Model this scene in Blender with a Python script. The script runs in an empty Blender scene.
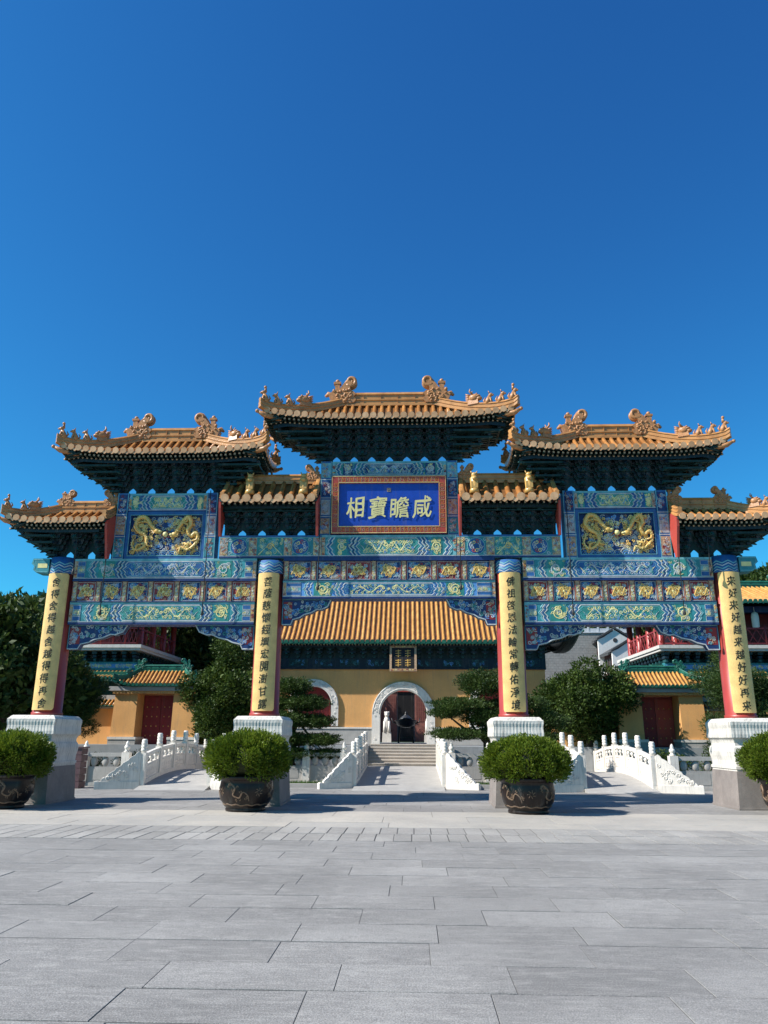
import bpy, math, random
from math import sin, cos, pi, radians, sqrt, atan2
from mathutils import Vector, Matrix, noise

C = bpy.context.scene.collection
R = random.Random(7)

# ------------------------------------------------------------------ materials
MATS = {}
def nodes(name):
    m = bpy.data.materials.new(name); m.use_nodes = True
    nt = m.node_tree; b = nt.nodes['Principled BSDF']
    return m, nt, b
def mixc(nt, fac, a, b, mode='MIX'):
    n = nt.nodes.new('ShaderNodeMix'); n.data_type = 'RGBA'; n.blend_type = mode
    for key, val in ((0, fac), (6, a), (7, b)):
        if hasattr(val, 'links'): nt.links.new(val, n.inputs[key])
        elif key == 0: n.inputs[key].default_value = val
        else: n.inputs[key].default_value = (*val, 1)
    return n.outputs[2]
def noise_tex(nt, scale, detail=4, coord=None, rough=.55):
    t = nt.nodes.new('ShaderNodeTexNoise'); t.inputs['Scale'].default_value = scale
    t.inputs['Detail'].default_value = detail; t.inputs['Roughness'].default_value = rough
    if coord is not None: nt.links.new(coord, t.inputs['Vector'])
    return t.outputs['Fac']
def objco(nt, sc=(1, 1, 1)):
    c = nt.nodes.new('ShaderNodeTexCoord'); mp = nt.nodes.new('ShaderNodeMapping')
    mp.inputs['Scale'].default_value = sc
    nt.links.new(c.outputs['Object'], mp.inputs['Vector']); return mp.outputs['Vector']
def ramp(nt, fac, p0, p1, c0=(0, 0, 0), c1=(1, 1, 1)):
    r = nt.nodes.new('ShaderNodeValToRGB'); nt.links.new(fac, r.inputs['Fac'])
    r.color_ramp.elements[0].position = p0; r.color_ramp.elements[1].position = p1
    r.color_ramp.elements[0].color = (*c0, 1); r.color_ramp.elements[1].color = (*c1, 1)
    return r.outputs['Color']
def bump(nt, b, h, strength=.3, dist=.01):
    n = nt.nodes.new('ShaderNodeBump'); n.inputs['Strength'].default_value = strength
    n.inputs['Distance'].default_value = dist
    nt.links.new(h, n.inputs['Height']); nt.links.new(n.outputs['Normal'], b.inputs['Normal'])
def sc_(c, k): return tuple(min(1, max(0, x*k)) for x in c)
def paint(name, col, rough=.5, var=.25, scale=6, bstr=.15, fine=60, stretch=(1, 1, 1), spec=.35, metal=0):
    if name in MATS: return MATS[name]
    m, nt, b = nodes(name); co = objco(nt, stretch)
    f1 = noise_tex(nt, scale, 6, co); f2 = noise_tex(nt, fine, 3, co)
    c = mixc(nt, ramp(nt, f1, .3, .7), sc_(col, 1-var), sc_(col, 1+var*.7))
    c = mixc(nt, ramp(nt, f2, .35, .75), c, sc_(col, 1-var*.6))
    st_ = noise_tex(nt, 1.3, 5, objco(nt, (7, 7, .6)), .7)      # faint run-off streaks and dust
    c = mixc(nt, ramp(nt, st_, .52, .80, (0, 0, 0), (.35, .35, .35)), c, (.17, .16, .14))
    nt.links.new(c, b.inputs['Base Color'])
    b.inputs['Roughness'].default_value = rough; b.inputs['Metallic'].default_value = metal
    b.inputs['Specular IOR Level'].default_value = spec
    if bstr: bump(nt, b, f2, bstr, .008)
    MATS[name] = m; return m
def stone(name, col, rough=.75, var=.2, streak=0.0, speck=.25, dirt=(.16, .15, .14), bscale=40):
    if name in MATS: return MATS[name]
    m, nt, b = nodes(name); co = objco(nt)
    f1 = noise_tex(nt, 2.6, 9, co, .68); f2 = noise_tex(nt, 75, 3, co, .7); f3 = noise_tex(nt, bscale, 5, co)
    c = mixc(nt, ramp(nt, f1, .3, .72), sc_(col, 1-var), sc_(col, 1+var*.5))
    c = mixc(nt, ramp(nt, f2, .45, .8), c, sc_(col, 1-speck))
    if streak:
        cs = objco(nt, (14, 14, .7)); f4 = noise_tex(nt, 1.6, 5, cs, .7)
        mm = nt.nodes.new('ShaderNodeMath'); mm.operation = 'MULTIPLY'; mm.inputs[1].default_value = streak
        nt.links.new(ramp(nt, f4, .5, .72), mm.inputs[0])
        c = mixc(nt, mm.outputs[0], c, dirt)
    nt.links.new(c, b.inputs['Base Color']); b.inputs['Roughness'].default_value = rough
    bump(nt, b, f3, .25, .01); MATS[name] = m; return m
def leafmat(name, c0, c1, rough=.55, trans=.25):
    if name in MATS: return MATS[name]
    m, nt, b = nodes(name)
    g = nt.nodes.new('ShaderNodeNewGeometry')
    f = noise_tex(nt, .9, 3, objco(nt))
    c = mixc(nt, g.outputs['Random Per Island'], c0, c1)
    c = mixc(nt, ramp(nt, f, .35, .65), c, sc_(c0, .8))
    nt.links.new(c, b.inputs['Base Color']); b.inputs['Roughness'].default_value = rough
    b.inputs['Specular IOR Level'].default_value = .25
    t = nt.nodes.new('ShaderNodeBsdfTranslucent'); nt.links.new(c, t.inputs['Color'])
    mx = nt.nodes.new('ShaderNodeMixShader'); mx.inputs[0].default_value = trans
    nt.links.new(b.outputs[0], mx.inputs[1]); nt.links.new(t.outputs[0], mx.inputs[2])
    nt.links.new(mx.outputs[0], nt.nodes['Material Output'].inputs['Surface'])
    MATS[name] = m; return m
def glaze(name, c0, c1, rough=.3):
    if name in MATS: return MATS[name]
    m, nt, b = nodes(name); co = objco(nt)
    g = nt.nodes.new('ShaderNodeNewGeometry')
    f = noise_tex(nt, 3.5, 6, co, .65); f2 = noise_tex(nt, 30, 4, co)
    c = mixc(nt, g.outputs['Random Per Island'], c0, c1)
    c = mixc(nt, ramp(nt, f, .4, .72), c, sc_(c0, .62))
    c = mixc(nt, ramp(nt, f2, .55, .85), c, sc_(c1, .7))
    nt.links.new(c, b.inputs['Base Color']); b.inputs['Roughness'].default_value = rough
    b.inputs['Specular IOR Level'].default_value = .4
    bump(nt, b, f2, .2, .006); MATS[name] = m; return m

# palette shared by everything painted on the gate; the index is used per face
TEAL, BLUE, NAVY, WHITE, GOLD, GREEN, RED, LTEAL, YEL, BEIGE, DKGREEN, SKYB, BLACK, BRICK, ORANGE, SHRED, BRG, BRB, BRT, ROYAL = range(20)
PAL = [paint('teal_paint', (.04, .24, .27), var=.4), paint('blue_paint', (.022, .105, .28), var=.4), paint('navy_paint', (.012, .035, .13)),
       paint('white_line_paint', (.47, .50, .50), var=.4), paint('gold_paint', (.72, .43, .10), .4, spec=.6), paint('green_paint', (.035, .24, .21), var=.4),
       paint('dark_red_paint', (.26, .028, .03)), paint('pale_teal_paint', (.16, .40, .43), var=.4), paint('pale_gold_paint', (.74, .64, .27), .45, spec=.5),
       paint('ochre_floral_paint', (.50, .33, .20), var=.6, scale=22), paint('dark_green_paint', (.012, .07, .065)), paint('sky_blue_paint', (.10, .28, .58)),
       paint('black_ink', (.012, .01, .009)), paint('brick_red_paint', (.36, .05, .035)), paint('orange_paint', (.6, .25, .05)), paint('vermilion_paint', (.40, .055, .038), .45, .12),
       paint('eave_shade_green', (.005, .026, .023)), paint('eave_shade_blue', (.005, .019, .030)), paint('eave_shade_teal', (.014, .075, .075)), paint('royal_blue_paint', (.010, .055, .36), .4, .2)]  # bracket colours near black: the shade under the eaves is painted into them
TILE = glaze('amber_glazed_tile', (.34, .135, .04), (.53, .23, .068), .24)
PAN = glaze('dark_pan_tile', (.17, .075, .025), (.24, .11, .04))
GOLDG = paint('golden_glaze', (.55, .32, .09), .35, .2, 8, .1, spec=.5)
TILEP = glaze('pinkish_tile_end', (.56, .30, .14), (.72, .43, .23), .3)
RIDGE = glaze('ochre_glazed_ridge', (.43, .195, .062), (.56, .275, .095), .3)
TERRA = paint('terracotta_ornament', (.48, .22, .085), .38, .45, 14, .5, 45)
HTILE = glaze('orange_glazed_tile', (.55, .26, .06), (.68, .35, .10))
GTILE = glaze('green_glazed_tile', (.012, .09, .06), (.03, .17, .11))
MARBLE = stone('white_marble', (.75, .69, .61), .6, .2, .5, .1, (.34, .31, .28))
MARBLEC = stone('stained_white_marble', (.66, .605, .53), .65, .22, .95, .12, (.22, .19, .16))
GRANITE = stone('pinkish_granite', (.25, .21, .185), .7, .35, .4, .5)
GREYST = stone('grey_stone', (.41, .385, .35), .75, .2, .3, .25)
OCHREW = paint('ochre_plaster', (.70, .36, .125), .85, .2, .9, .1, 30)
WHITEW = paint('white_plaster', (.78, .74, .68), .85, .08, 1, .05)
BARK = paint('bark', (.09, .065, .045), .9, .4, 10, .6, 40)

# ------------------------------------------------------------------ mesh builder
class MB:
    def __init__(s, tf=None): s.v = []; s.f = []; s.m = []; s.s = []; s.tf = tf
    def add(s, vs, fs, m=0, sm=False):
        o = len(s.v)
        s.v.extend([s.tf(*p) for p in vs] if s.tf else vs)
        for f in fs: s.f.append([o+i for i in f]); s.m.append(m); s.s.append(sm)
    def box(s, x0, x1, y0, y1, z0, z1, m=0, taper=0, tapery=None):
        ty = taper if tapery is None else tapery
        s.add([(x0, y0, z0), (x1, y0, z0), (x1, y1, z0), (x0, y1, z0),
               (x0+taper, y0+ty, z1), (x1-taper, y0+ty, z1), (x1-taper, y1-ty, z1), (x0+taper, y1-ty, z1)],
              [(3, 2, 1, 0), (4, 5, 6, 7), (0, 1, 5, 4), (1, 2, 6, 5), (2, 3, 7, 6), (3, 0, 4, 7)], m)
    def prism(s, poly, a0, a1, axis='y', m=0):
        n = len(poly)
        def P(p, a): return {'y': (p[0], a, p[1]), 'x': (a, p[0], p[1]), 'z': (p[0], p[1], a)}[axis]
        s.add([P(p, a0) for p in poly]+[P(p, a1) for p in poly],
              [tuple(range(n)), tuple(range(2*n-1, n-1, -1))]+[(i, n+i, n+(i+1) % n, (i+1) % n) for i in range(n)], m)
    def tube(s, pts, rad, n=8, m=0, caps=True, sm=True, flat=1.0):
        pts = [Vector(p) for p in pts]; k = len(pts)
        if not hasattr(rad, '__len__'): rad = [rad]*k
        vs = []; up = None
        for i, p in enumerate(pts):
            t = (pts[min(i+1, k-1)]-pts[max(i-1, 0)])
            t = t.normalized() if t.length > 1e-9 else Vector((0, 0, 1))
            if up is None:
                up = t.orthogonal().normalized()
            else:
                up = (up - t*up.dot(t))
                up = up.normalized() if up.length > 1e-6 else t.orthogonal().normalized()
            b = t.cross(up)
            for j in range(n):
                a = 2*pi*j/n
                vs.append(tuple(p+(up*cos(a)+b*sin(a)*flat)*rad[i]))
        fs = [(i*n+j, i*n+(j+1) % n, (i+1)*n+(j+1) % n, (i+1)*n+j) for i in range(k-1) for j in range(n)]
        if caps: fs += [tuple(range(n-1, -1, -1)), tuple(range((k-1)*n, k*n))]
        s.add(vs, fs, m, sm)
    def lathe(s, prof, n=24, c=(0, 0, 0), m=0, sm=True, caps=True):
        vs = [(c[0]+r*cos(2*pi*j/n), c[1]+r*sin(2*pi*j/n), c[2]+z) for r, z in prof for j in range(n)]
        k = len(prof)
        fs = [(i*n+j, i*n+(j+1) % n, (i+1)*n+(j+1) % n, (i+1)*n+j) for i in range(k-1) for j in range(n)]
        if caps: fs += [tuple(range(n-1, -1, -1)), tuple(range((k-1)*n, k*n))]
        s.add(vs, fs, m, sm)
    def blob(s, c, r, m=0, n=10, k=6):
        if not hasattr(r, '__len__'): r = (r, r, r)
        vs = [(c[0], c[1], c[2]-r[2])]
        for i in range(1, k):
            a = pi*i/k-pi/2
            for j in range(n):
                t = 2*pi*j/n; vs.append((c[0]+r[0]*cos(a)*cos(t), c[1]+r[1]*cos(a)*sin(t), c[2]+r[2]*sin(a)))
        vs.append((c[0], c[1], c[2]+r[2])); top = len(vs)-1
        fs = [(0, 1+(j+1) % n, 1+j) for j in range(n)]
        for i in range(k-2):
            fs += [(1+i*n+j, 1+i*n+(j+1) % n, 1+(i+1)*n+(j+1) % n, 1+(i+1)*n+j) for j in range(n)]
        fs += [(top, 1+(k-2)*n+j, 1+(k-2)*n+(j+1) % n) for j in range(n)]
        s.add(vs, fs, m, True)
    def ribbon(s, pts, w, y, h=.006, m=0):
        """raised moulding drawn in the x-z plane, standing h proud of plane y towards -y"""
        k = len(pts)
        if not hasattr(w, '__len__'): w = [w]*k
        vs = []
        for i, p in enumerate(pts):
            q0 = pts[max(i-1, 0)]; q1 = pts[min(i+1, k-1)]
            tx, tz = q1[0]-q0[0], q1[1]-q0[1]; l = sqrt(tx*tx+tz*tz) or 1
            nx, nz = -tz/l*w[i]/2, tx/l*w[i]/2
            vs += [(p[0]+nx, y, p[1]+nz), (p[0]+nx*.55, y-h, p[1]+nz*.55), (p[0]-nx*.55, y-h, p[1]-nz*.55), (p[0]-nx, y, p[1]-nz)]
        fs = []
        for i in range(k-1):
            for j in range(3): fs.append((i*4+j, i*4+j+1, i*4+j+5, i*4+j+4))
        s.add(vs, fs, m)
    def sheet(s, poly, y, t=.004, m=0):
        s.prism(poly, y-t, y, 'y', m)
    def build(s, name, mats, parent=None, loc=None):
        me = bpy.data.meshes.new(name); me.from_pydata(s.v, [], s.f)
        if not isinstance(mats, (list, tuple)): mats = [mats]
        for mt in mats: me.materials.append(mt)
        me.polygons.foreach_set('material_index', s.m); me.polygons.foreach_set('use_smooth', s.s)
        me.update()
        return link(name, me, parent, loc)
def link(name, me, parent=None, loc=None):
    o = bpy.data.objects.new(name, me); C.objects.link(o)
    if parent is not None: o.parent = parent
    if loc is not None: o.location = loc
    return o
def tag(o, label=None, cat=None, group=None, kind=None):
    for k, v in (('label', label), ('category', cat), ('group', group), ('kind', kind)):
        if v: o[k] = v
    return o
def thing(name, label, cat, loc=(0, 0, 0), rz=0, group=None):
    o = bpy.data.objects.new(name, None); C.objects.link(o); o.location = loc; o.rotation_euler = (0, 0, rz)
    o.empty_display_size = .2
    return tag(o, label, cat, group)
def copy_tree(o, loc=None, label=None, parent=None):
    c = o.copy(); C.objects.link(c)
    if parent is not None: c.parent = parent
    if loc is not None: c.location = loc
    if label: c['label'] = label
    for ch in list(o.children): copy_tree(ch, parent=c)
    return c
def dup(o, parent, loc):
    c = o.copy(); C.objects.link(c); c.parent = parent; c.location = loc; return c
def cr(pts, n=6):
    """smooth curve through points"""
    out = []; P = [Vector(p) for p in pts]
    for i in range(len(P)-1):
        p0 = P[max(i-1, 0)]; p1 = P[i]; p2 = P[i+1]; p3 = P[min(i+2, len(P)-1)]
        for j in range(n):
            t = j/n
            out.append(tuple(.5*((2*p1)+(p2-p0)*t+(2*p0-5*p1+4*p2-p3)*t*t+(3*p1-p0-3*p2+p3)*t**3)))
    out.append(tuple(P[-1])); return out
def spiral(cx, cz, r, turns=1.3, sg=1, a0=0, n=14, tail=None):
    pts = []
    if tail: pts.append(tail)
    for i in range(n+1):
        t = i/n; q = r*(1-.85*t); a = a0+sg*turns*2*pi*t
        pts.append((cx+q*cos(a), cz+q*sin(a)))
    return pts

# ------------------------------------------------------------------ text
_tc = {}
def glyph(ch, off=0):
    if ch not in _tc:
        cu = bpy.data.curves.new('tmp', 'FONT'); cu.body = ch; cu.size = 1; cu.align_x = 'CENTER'; cu.offset = off; cu.resolution_u = 3
        o = bpy.data.objects.new('tmp', cu); C.objects.link(o)
        bpy.context.view_layer.update()
        me = bpy.data.meshes.new_from_object(o.evaluated_get(bpy.context.evaluated_depsgraph_get()))
        vs = [(v.co.x, v.co.y) for v in me.vertices]; fs = [tuple(p.vertices) for p in me.polygons]
        xs = [v[0] for v in vs]; ys = [v[1] for v in vs]
        mx, my = (min(xs)+max(xs))/2, (min(ys)+max(ys))/2; k = 1/max(max(xs)-min(xs), max(ys)-min(ys))
        _tc[ch] = ([((x-mx)*k, (y-my)*k) for x, y in vs], fs)
        bpy.data.objects.remove(o); bpy.data.curves.remove(cu); bpy.data.meshes.remove(me)
    return _tc[ch]
def put_text(mb, ch, cx, cz, w, h, y, m, slant=.0, rise=.1, bold=.011):
    vs, fs = glyph(ch)
    # brush-like: strokes rise a little to the right and swell unevenly
    out = []; sd = cx*7.3+cz*5.1+ord(ch)*.37
    for x, z in vs:         # a hand's unevenness
        n1 = noise.noise(Vector((x*2.6, z*2.6, sd))); n2 = noise.noise(Vector((x*2.6, z*2.6, sd+40)))
        x2 = x+.085*n1; z2 = z+.085*n2
        out.append((cx+(x2+slant*z2)*w, y, cz+(z2+rise*x2)*h))
    for k, (dx, dz) in enumerate(((-bold, 0), (bold, bold*.4), (0, bold), (bold*.3, -bold*.8))):
        mb.add([(x+dx*w, yy-.0008*k, z+dz*h) for x, yy, z in out], fs, m)

# ------------------------------------------------------------------ painted ornament
def zig(x, z0, z1, d, k=1):
    """an upright band pointing sideways by d, with a double notch"""
    zm = (z0+z1)/2; h = (z1-z0)
    return [(x, z0), (x+d*.55, z0+h*.2), (x+d*.35, z0+h*.3), (x+d, zm), (x+d*.35, z1-h*.3), (x+d*.55, z1-h*.2), (x, z1)]
def dragon_scroll(mb, x0, x1, z0, z1, y, m, rnd, w=.03):
    """two facing scroll dragons with cloud curls between x0 and x1"""
    c = (x0+x1)/2; H = z1-z0; zm = (z0+z1)/2
    for sg in (-1, 1):
        L = (x1-x0)/2*.94; pts = []; ws = []
        for i in range(40):
            t = i/39; x = c+sg*(L*.12+t*L*.86); z = zm+H*.30*sin(t*2*pi*1.6+.6)*(1-.25*t)
            pts.append((x, z)); ws.append(w*(1.5-1.2*t))
        mb.ribbon(pts, ws, y, .008, m)
        mb.ribbon(spiral(c+sg*L*.14, zm+H*.1, H*.16, 1.1, sg, pi/2), w*.8, y, .009, m)
        for k in range(13):
            t = (k+.5)/13; x = c+sg*(L*.10+t*L*.88); z = zm+H*(.30 if k % 2 else -.30)
            mb.ribbon(spiral(x, z, H*.15, 1.25, sg*(1 if k % 2 else -1), rnd.random()*6, 10, (x-sg*H*.3, z-H*.25*(1 if k % 2 else -1))), w*.6, y, .006, m)
            if k % 3 == 0: mb.ribbon([(x, z), (x+sg*H*.2, zm), (x+sg*H*.32, zm+H*.1)], [w*.7, w*.5, w*.1], y, .007, YEL if m == WHITE else WHITE)
    mb.ribbon(spiral(c, zm, H*.12, 1.5, 1, 0), w*.8, y, .01, m)
def curls(mb, x0, x1, z0, z1, y, n, rmin, rmax, cols, rnd, w=.016):
    for _ in range(n):
        r = rnd.uniform(rmin, rmax)
        if x1-x0 < 2*r or z1-z0 < 2*r: continue
        x = rnd.uniform(x0+r, x1-r); z = rnd.uniform(z0+r, z1-r); a = rnd.random()*6.28; sg = rnd.choice((-1, 1))
        tail = (min(max(x+cos(a-sg*.9)*r*1.6, x0), x1), min(max(z+sin(a-sg*.9)*r*1.6, z0), z1))
        mb.ribbon(spiral(x, z, r, rnd.uniform(.9, 1.4), sg, a, 9, tail), w*rnd.uniform(.7, 1.3), y-rnd.uniform(0, .004), .006, rnd.choice(cols))
def painted_beam(parent, x0, x1, z0, z1, y0, y1, base, fill, scroll, seed, name='painted_beam', ends=True):
    rnd = random.Random(seed); mb = MB()
    for side in (1, -1):
        yy = y0 if side == 1 else y1
        if side == -1:
            mb.tf = lambda x, y, z: (x, y0+y1-y, z)
        y = y0; H = z1-z0; L = x1-x0; c = (x0+x1)/2
        if side == 1: mb.box(x0, x1, y0, y1, z0, z1, base)
        ez = H*.075
        mb.box(x0, x1, y-.004, y, z0+.002, z0+ez, NAVY); mb.box(x0, x1, y-.004, y, z1-ez, z1-.002, LTEAL)
        mb.box(x0, x1, y-.006, y, z0+ez, z0+ez+.018, WHITE); mb.box(x0, x1, y-.006, y, z1-ez-.018, z1-ez, LTEAL)
        a0, a1 = z0+ez+.02, z1-ez-.02; d = H*.22
        hc = L*.205
        def chevs(xs, sg, cols, wid=.03, step=.055):
            wid *= .85
            for i, cm in enumerate(cols):
                mb.ribbon(zig(xs+sg*i*step, a0, a1, sg*d), wid, y-.002, .007, cm)
        # cartouche
        zl = zig(c-hc, a0+.02, a1-.02, -d); zr = zig(c+hc, a0+.02, a1-.02, d)
        poly = zl[::-1]+zr
        mb.sheet(poly, y-.001, .006, fill)
        mb.ribbon(poly+[poly[0]], .03, y-.006, .006, WHITE)
        inn = [(c+(px-c)*.945, (z0+z1)/2+(pz-(z0+z1)/2)*.80) for px, pz in poly]
        mb.ribbon(inn+[inn[0]], .014, y-.006, .005, LTEAL if fill != LTEAL else BLUE)
        curls(mb, c-hc*.95, c+hc*.95, a0+.04, a1-.04, y-.0065, int(90*hc), .02, .042, (LTEAL, SKYB, TEAL, LTEAL), rnd, .011)
        dragon_scroll(mb, c-hc*.95, c+hc*.95, a0+.03, a1-.03, y-.006, scroll, rnd, .034)
        for sg in (-1, 1):
            chevs(c+sg*(hc+.05), sg, (BLUE, WHITE, TEAL if base != TEAL else NAVY, WHITE, BLUE), .04, .05)
            curls(mb, *sorted((c+sg*(hc+.08), c+sg*(hc+.34+d))), a0, a1, y-.0015, 26, .015, .035, (LTEAL, YEL, TEAL, SKYB), rnd, .010)
            xb = c+sg*(hc+.05+.25+d*.55); bw = L*.085
            xa, xe = sorted((xb, xb+sg*bw))
            mb.box(xa, xe, y-.005, y, a0, a1, fill if fill != BLUE else GREEN)
            curls(mb, xa+.01, xe-.01, a0, a1, y-.005, 16, .03, .06, (scroll, scroll, WHITE, YEL), rnd, .016)
            mb.ribbon(spiral((xa+xe)/2, (a0+a1)/2, min(bw, a1-a0)*.4, 1.6, sg, 0, 20), .03, y-.006, .008, scroll)
            xc2 = xb+sg*(bw+.03)
            chevs(xc2, sg, (WHITE, BLUE, WHITE, LTEAL), .04, .05)
            xs = xc2+sg*(.22+d*.9); xt = (x1 if sg > 0 else x0)-sg*.10
            if sg*(xt-xs) > .12:
                xa, xe = sorted((xs, xt)); hh = (a1-a0)
                for k, cm in enumerate((BLUE, LTEAL, BLUE)):
                    zz = a0+hh*(k+.5)/3
                    mb.box(xa, xe, y-.006, y, zz-hh*.12, zz+hh*.12, cm)
                    loop = [(xa, zz-hh*.13), (xe, zz-hh*.13), (xe, zz+hh*.13), (xa, zz+hh*.13), (xa-sg*0.0, zz-hh*.13)]
                    mb.ribbon(loop, .014, y-.006, .005, WHITE)
                curls(mb, xa, xe, a0+hh*.33, a0+hh*.67, y-.007, 10, .02, .05, (YEL, WHITE), rnd, .012)
            xq = (x1 if sg > 0 else x0)
            xa, xe = sorted((xq-sg*.005, xq-sg*.09))
            mb.box(xa, xe, y-.007, y, a0, a1, BEIGE if rnd.random() < .5 else LTEAL)
            curls(mb, xa, xe, a0, a1, y-.007, 10, .015, .035, (WHITE, RED, GOLD), rnd, .012)
    mb.tf = None
    return mb.build(name, PAL, parent)
def panel_mesh(w, h, t, seed):
    """square carved panel: gilt flower or dragon on a cloud ground, both faces"""
    rnd = random.Random(seed); mb = MB()
    mb.box(-w/2, w/2, -t/2, t/2, 0, h, (NAVY, RED, NAVY)[seed % 3])
    for side in (0, 1):
        if side: mb.tf = lambda x, y, z: (x, -y, z)
        y = -t/2
        mb.ribbon([(-w/2+.02, .02), (w/2-.02, .02), (w/2-.02, h-.02), (-w/2+.02, h-.02), (-w/2+.02, .02)], .02, y, .008, WHITE)
        curls(mb, -w/2+.02, w/2-.02, .02, h-.02, y, 70, .025, .055, (WHITE, SKYB, SHRED, LTEAL, BEIGE, WHITE), rnd, .016)
        for k in range(17):
            a = k*2*pi/11+rnd.random()*.4; q = min(w, h)*rnd.uniform(.08, .30)
            mb.ribbon(spiral(q*cos(a)*1.1, h/2+q*sin(a), min(w, h)*.10, 1.2, rnd.choice((-1, 1)), a, 9), .03, y-.006, .014, GOLD if k % 3 else YEL)
        mb.blob((0, y-.006, h/2), (.045, .02, .045), YEL, 8, 5)
        pts = cr([(-w*.3, 0, h*.3), (-w*.1, 0, h*.68), (w*.12, 0, h*.3), (w*.3, 0, h*.66)], 5)
        mb.ribbon([(p[0], p[2]) for p in pts], .035, y-.008, .016, GOLD)
    mb.tf = None
    return mb
def painted_post(parent, x, w, z0, z1, y0, y1, seed, name='painted_post'):
    rnd = random.Random(seed); mb = MB(); mb.box(x-w/2, x+w/2, y0, y1, z0, z1, BLUE)
    y = y0; H = z1-z0
    for side in (0, 1):
        if side: mb.tf = lambda a, b, c_: (a, y0+y1-b, c_)
        n = max(2, int(H/.5)); st = H/n
        for k in range(n):
            za = z0+k*st
            mb.box(x-w/2+.03, x+w/2-.03, y-.005, y, za+.05, za+st-.05, (TEAL, WHITE, NAVY, LTEAL)[k % 4] if rnd.random() > .3 else BEIGE)
            curls(mb, x-w/2+.03, x+w/2-.03, za+.05, za+st-.05, y-.005, 22, .02, .05, (WHITE, SKYB, BEIGE, RED, WHITE), rnd, .014)
            mb.box(x-w/2, x+w/2, y-.006, y, za-.012, za+.012, WHITE)
        mb.box(x-w/2+.006, x-w/2+.024, y-.005, y, z0, z1, LTEAL); mb.box(x+w/2-.024, x+w/2-.006, y-.005, y, z0, z1, LTEAL)
    mb.tf = None
    return mb.build(name, PAL, parent)
def queti(parent, x, sg, z, y0, y1, L, H, seed):
    """carved bracket in the corner under a beam"""
    rnd = random.Random(seed); mb = MB()
    prof = [(0, 0), (L, 0), (L*.93, -H*.28), (L*.80, -H*.40), (L*.72, -H*.38), (L*.60, -H*.52), (L*.45, -H*.60), (L*.36, -H*.72), (L*.22, -H*.80), (L*.18, -H), (0, -H)]
    poly = [(x+sg*a, z+b) for a, b in prof]
    mb.prism(poly, y0, y1, 'y', NAVY)
    for side in (0, 1):
        if side: mb.tf = lambda a, b, c_: (a, y0+y1-b, c_)
        mb.ribbon(poly[1:], .035, y0-.001, .010, WHITE)
        mb.ribbon([poly[-1], poly[0], poly[1]], .025, y0-.001, .008, LTEAL)
        for k in range(46):
            t = rnd.random(); a = L*(.04+.88*t); lim = H*(.88-.55*min(1, t*1.15)) if t > .2 else H*.9
            b = -rnd.uniform(.08, .9)*lim
            r = rnd.uniform(.03, .06)
            mb.ribbon(spiral(x+sg*a, z+b, r*1.15, 1.3, rnd.choice((-1, 1)), rnd.random()*6, 9), .024, y0-.002, .010, rnd.choice((WHITE, SKYB, WHITE, LTEAL, GREEN, WHITE, SKYB)))
        mb.box(*sorted((x+sg*L*.02, x+sg*L*.2)), y0-.004, y0, z-H*.8, z-H*.1, RED)
        curls(mb, *sorted((x+sg*L*.02, x+sg*L*.2)), z-H*.8, z-H*.1, y0-.004, 8, .03, .05, (BEIGE, WHITE), rnd, .018)
    mb.tf = None
    return mb.build('corner_bracket', PAL, parent)

# ------------------------------------------------------------------ roofs
def sweep(mb, prof, path, m=0, caps=True):
    """profile (side, up) swept along a path, up stays vertical"""
    P = [Vector(p) for p in path]; n = len(prof); vs = []
    for i, p in enumerate(P):
        t = P[min(i+1, len(P)-1)]-P[max(i-1, 0)]; sd = Vector((t.y, -t.x, 0)); sd.normalize()
        for a, b in prof: vs.append(tuple(p+sd*a+Vector((0, 0, b))))
    fs = [(i*n+j, i*n+(j+1) % n, (i+1)*n+(j+1) % n, (i+1)*n+j) for i in range(len(P)-1) for j in range(n)]
    if caps: fs += [tuple(range(n-1, -1, -1)), tuple(range((len(P)-1)*n, len(P)*n))]
    mb.add(vs, fs, m)
def ridge_prof(w, h):
    return [(-w*.5, 0), (-w*.5, h*.16), (-w*.36, h*.2), (-w*.36, h*.36), (-w*.46, h*.4), (-w*.46, h*.48), (-w*.32, h*.52), (-w*.32, h*.76),
            (-w*.44, h*.80), (-w*.30, h*.96), (0, h), (w*.30, h*.96), (w*.44, h*.80), (w*.32, h*.76), (w*.32, h*.52), (w*.46, h*.48), (w*.46, h*.4),
            (w*.36, h*.36), (w*.36, h*.2), (w*.5, h*.16), (w*.5, 0)]
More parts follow.
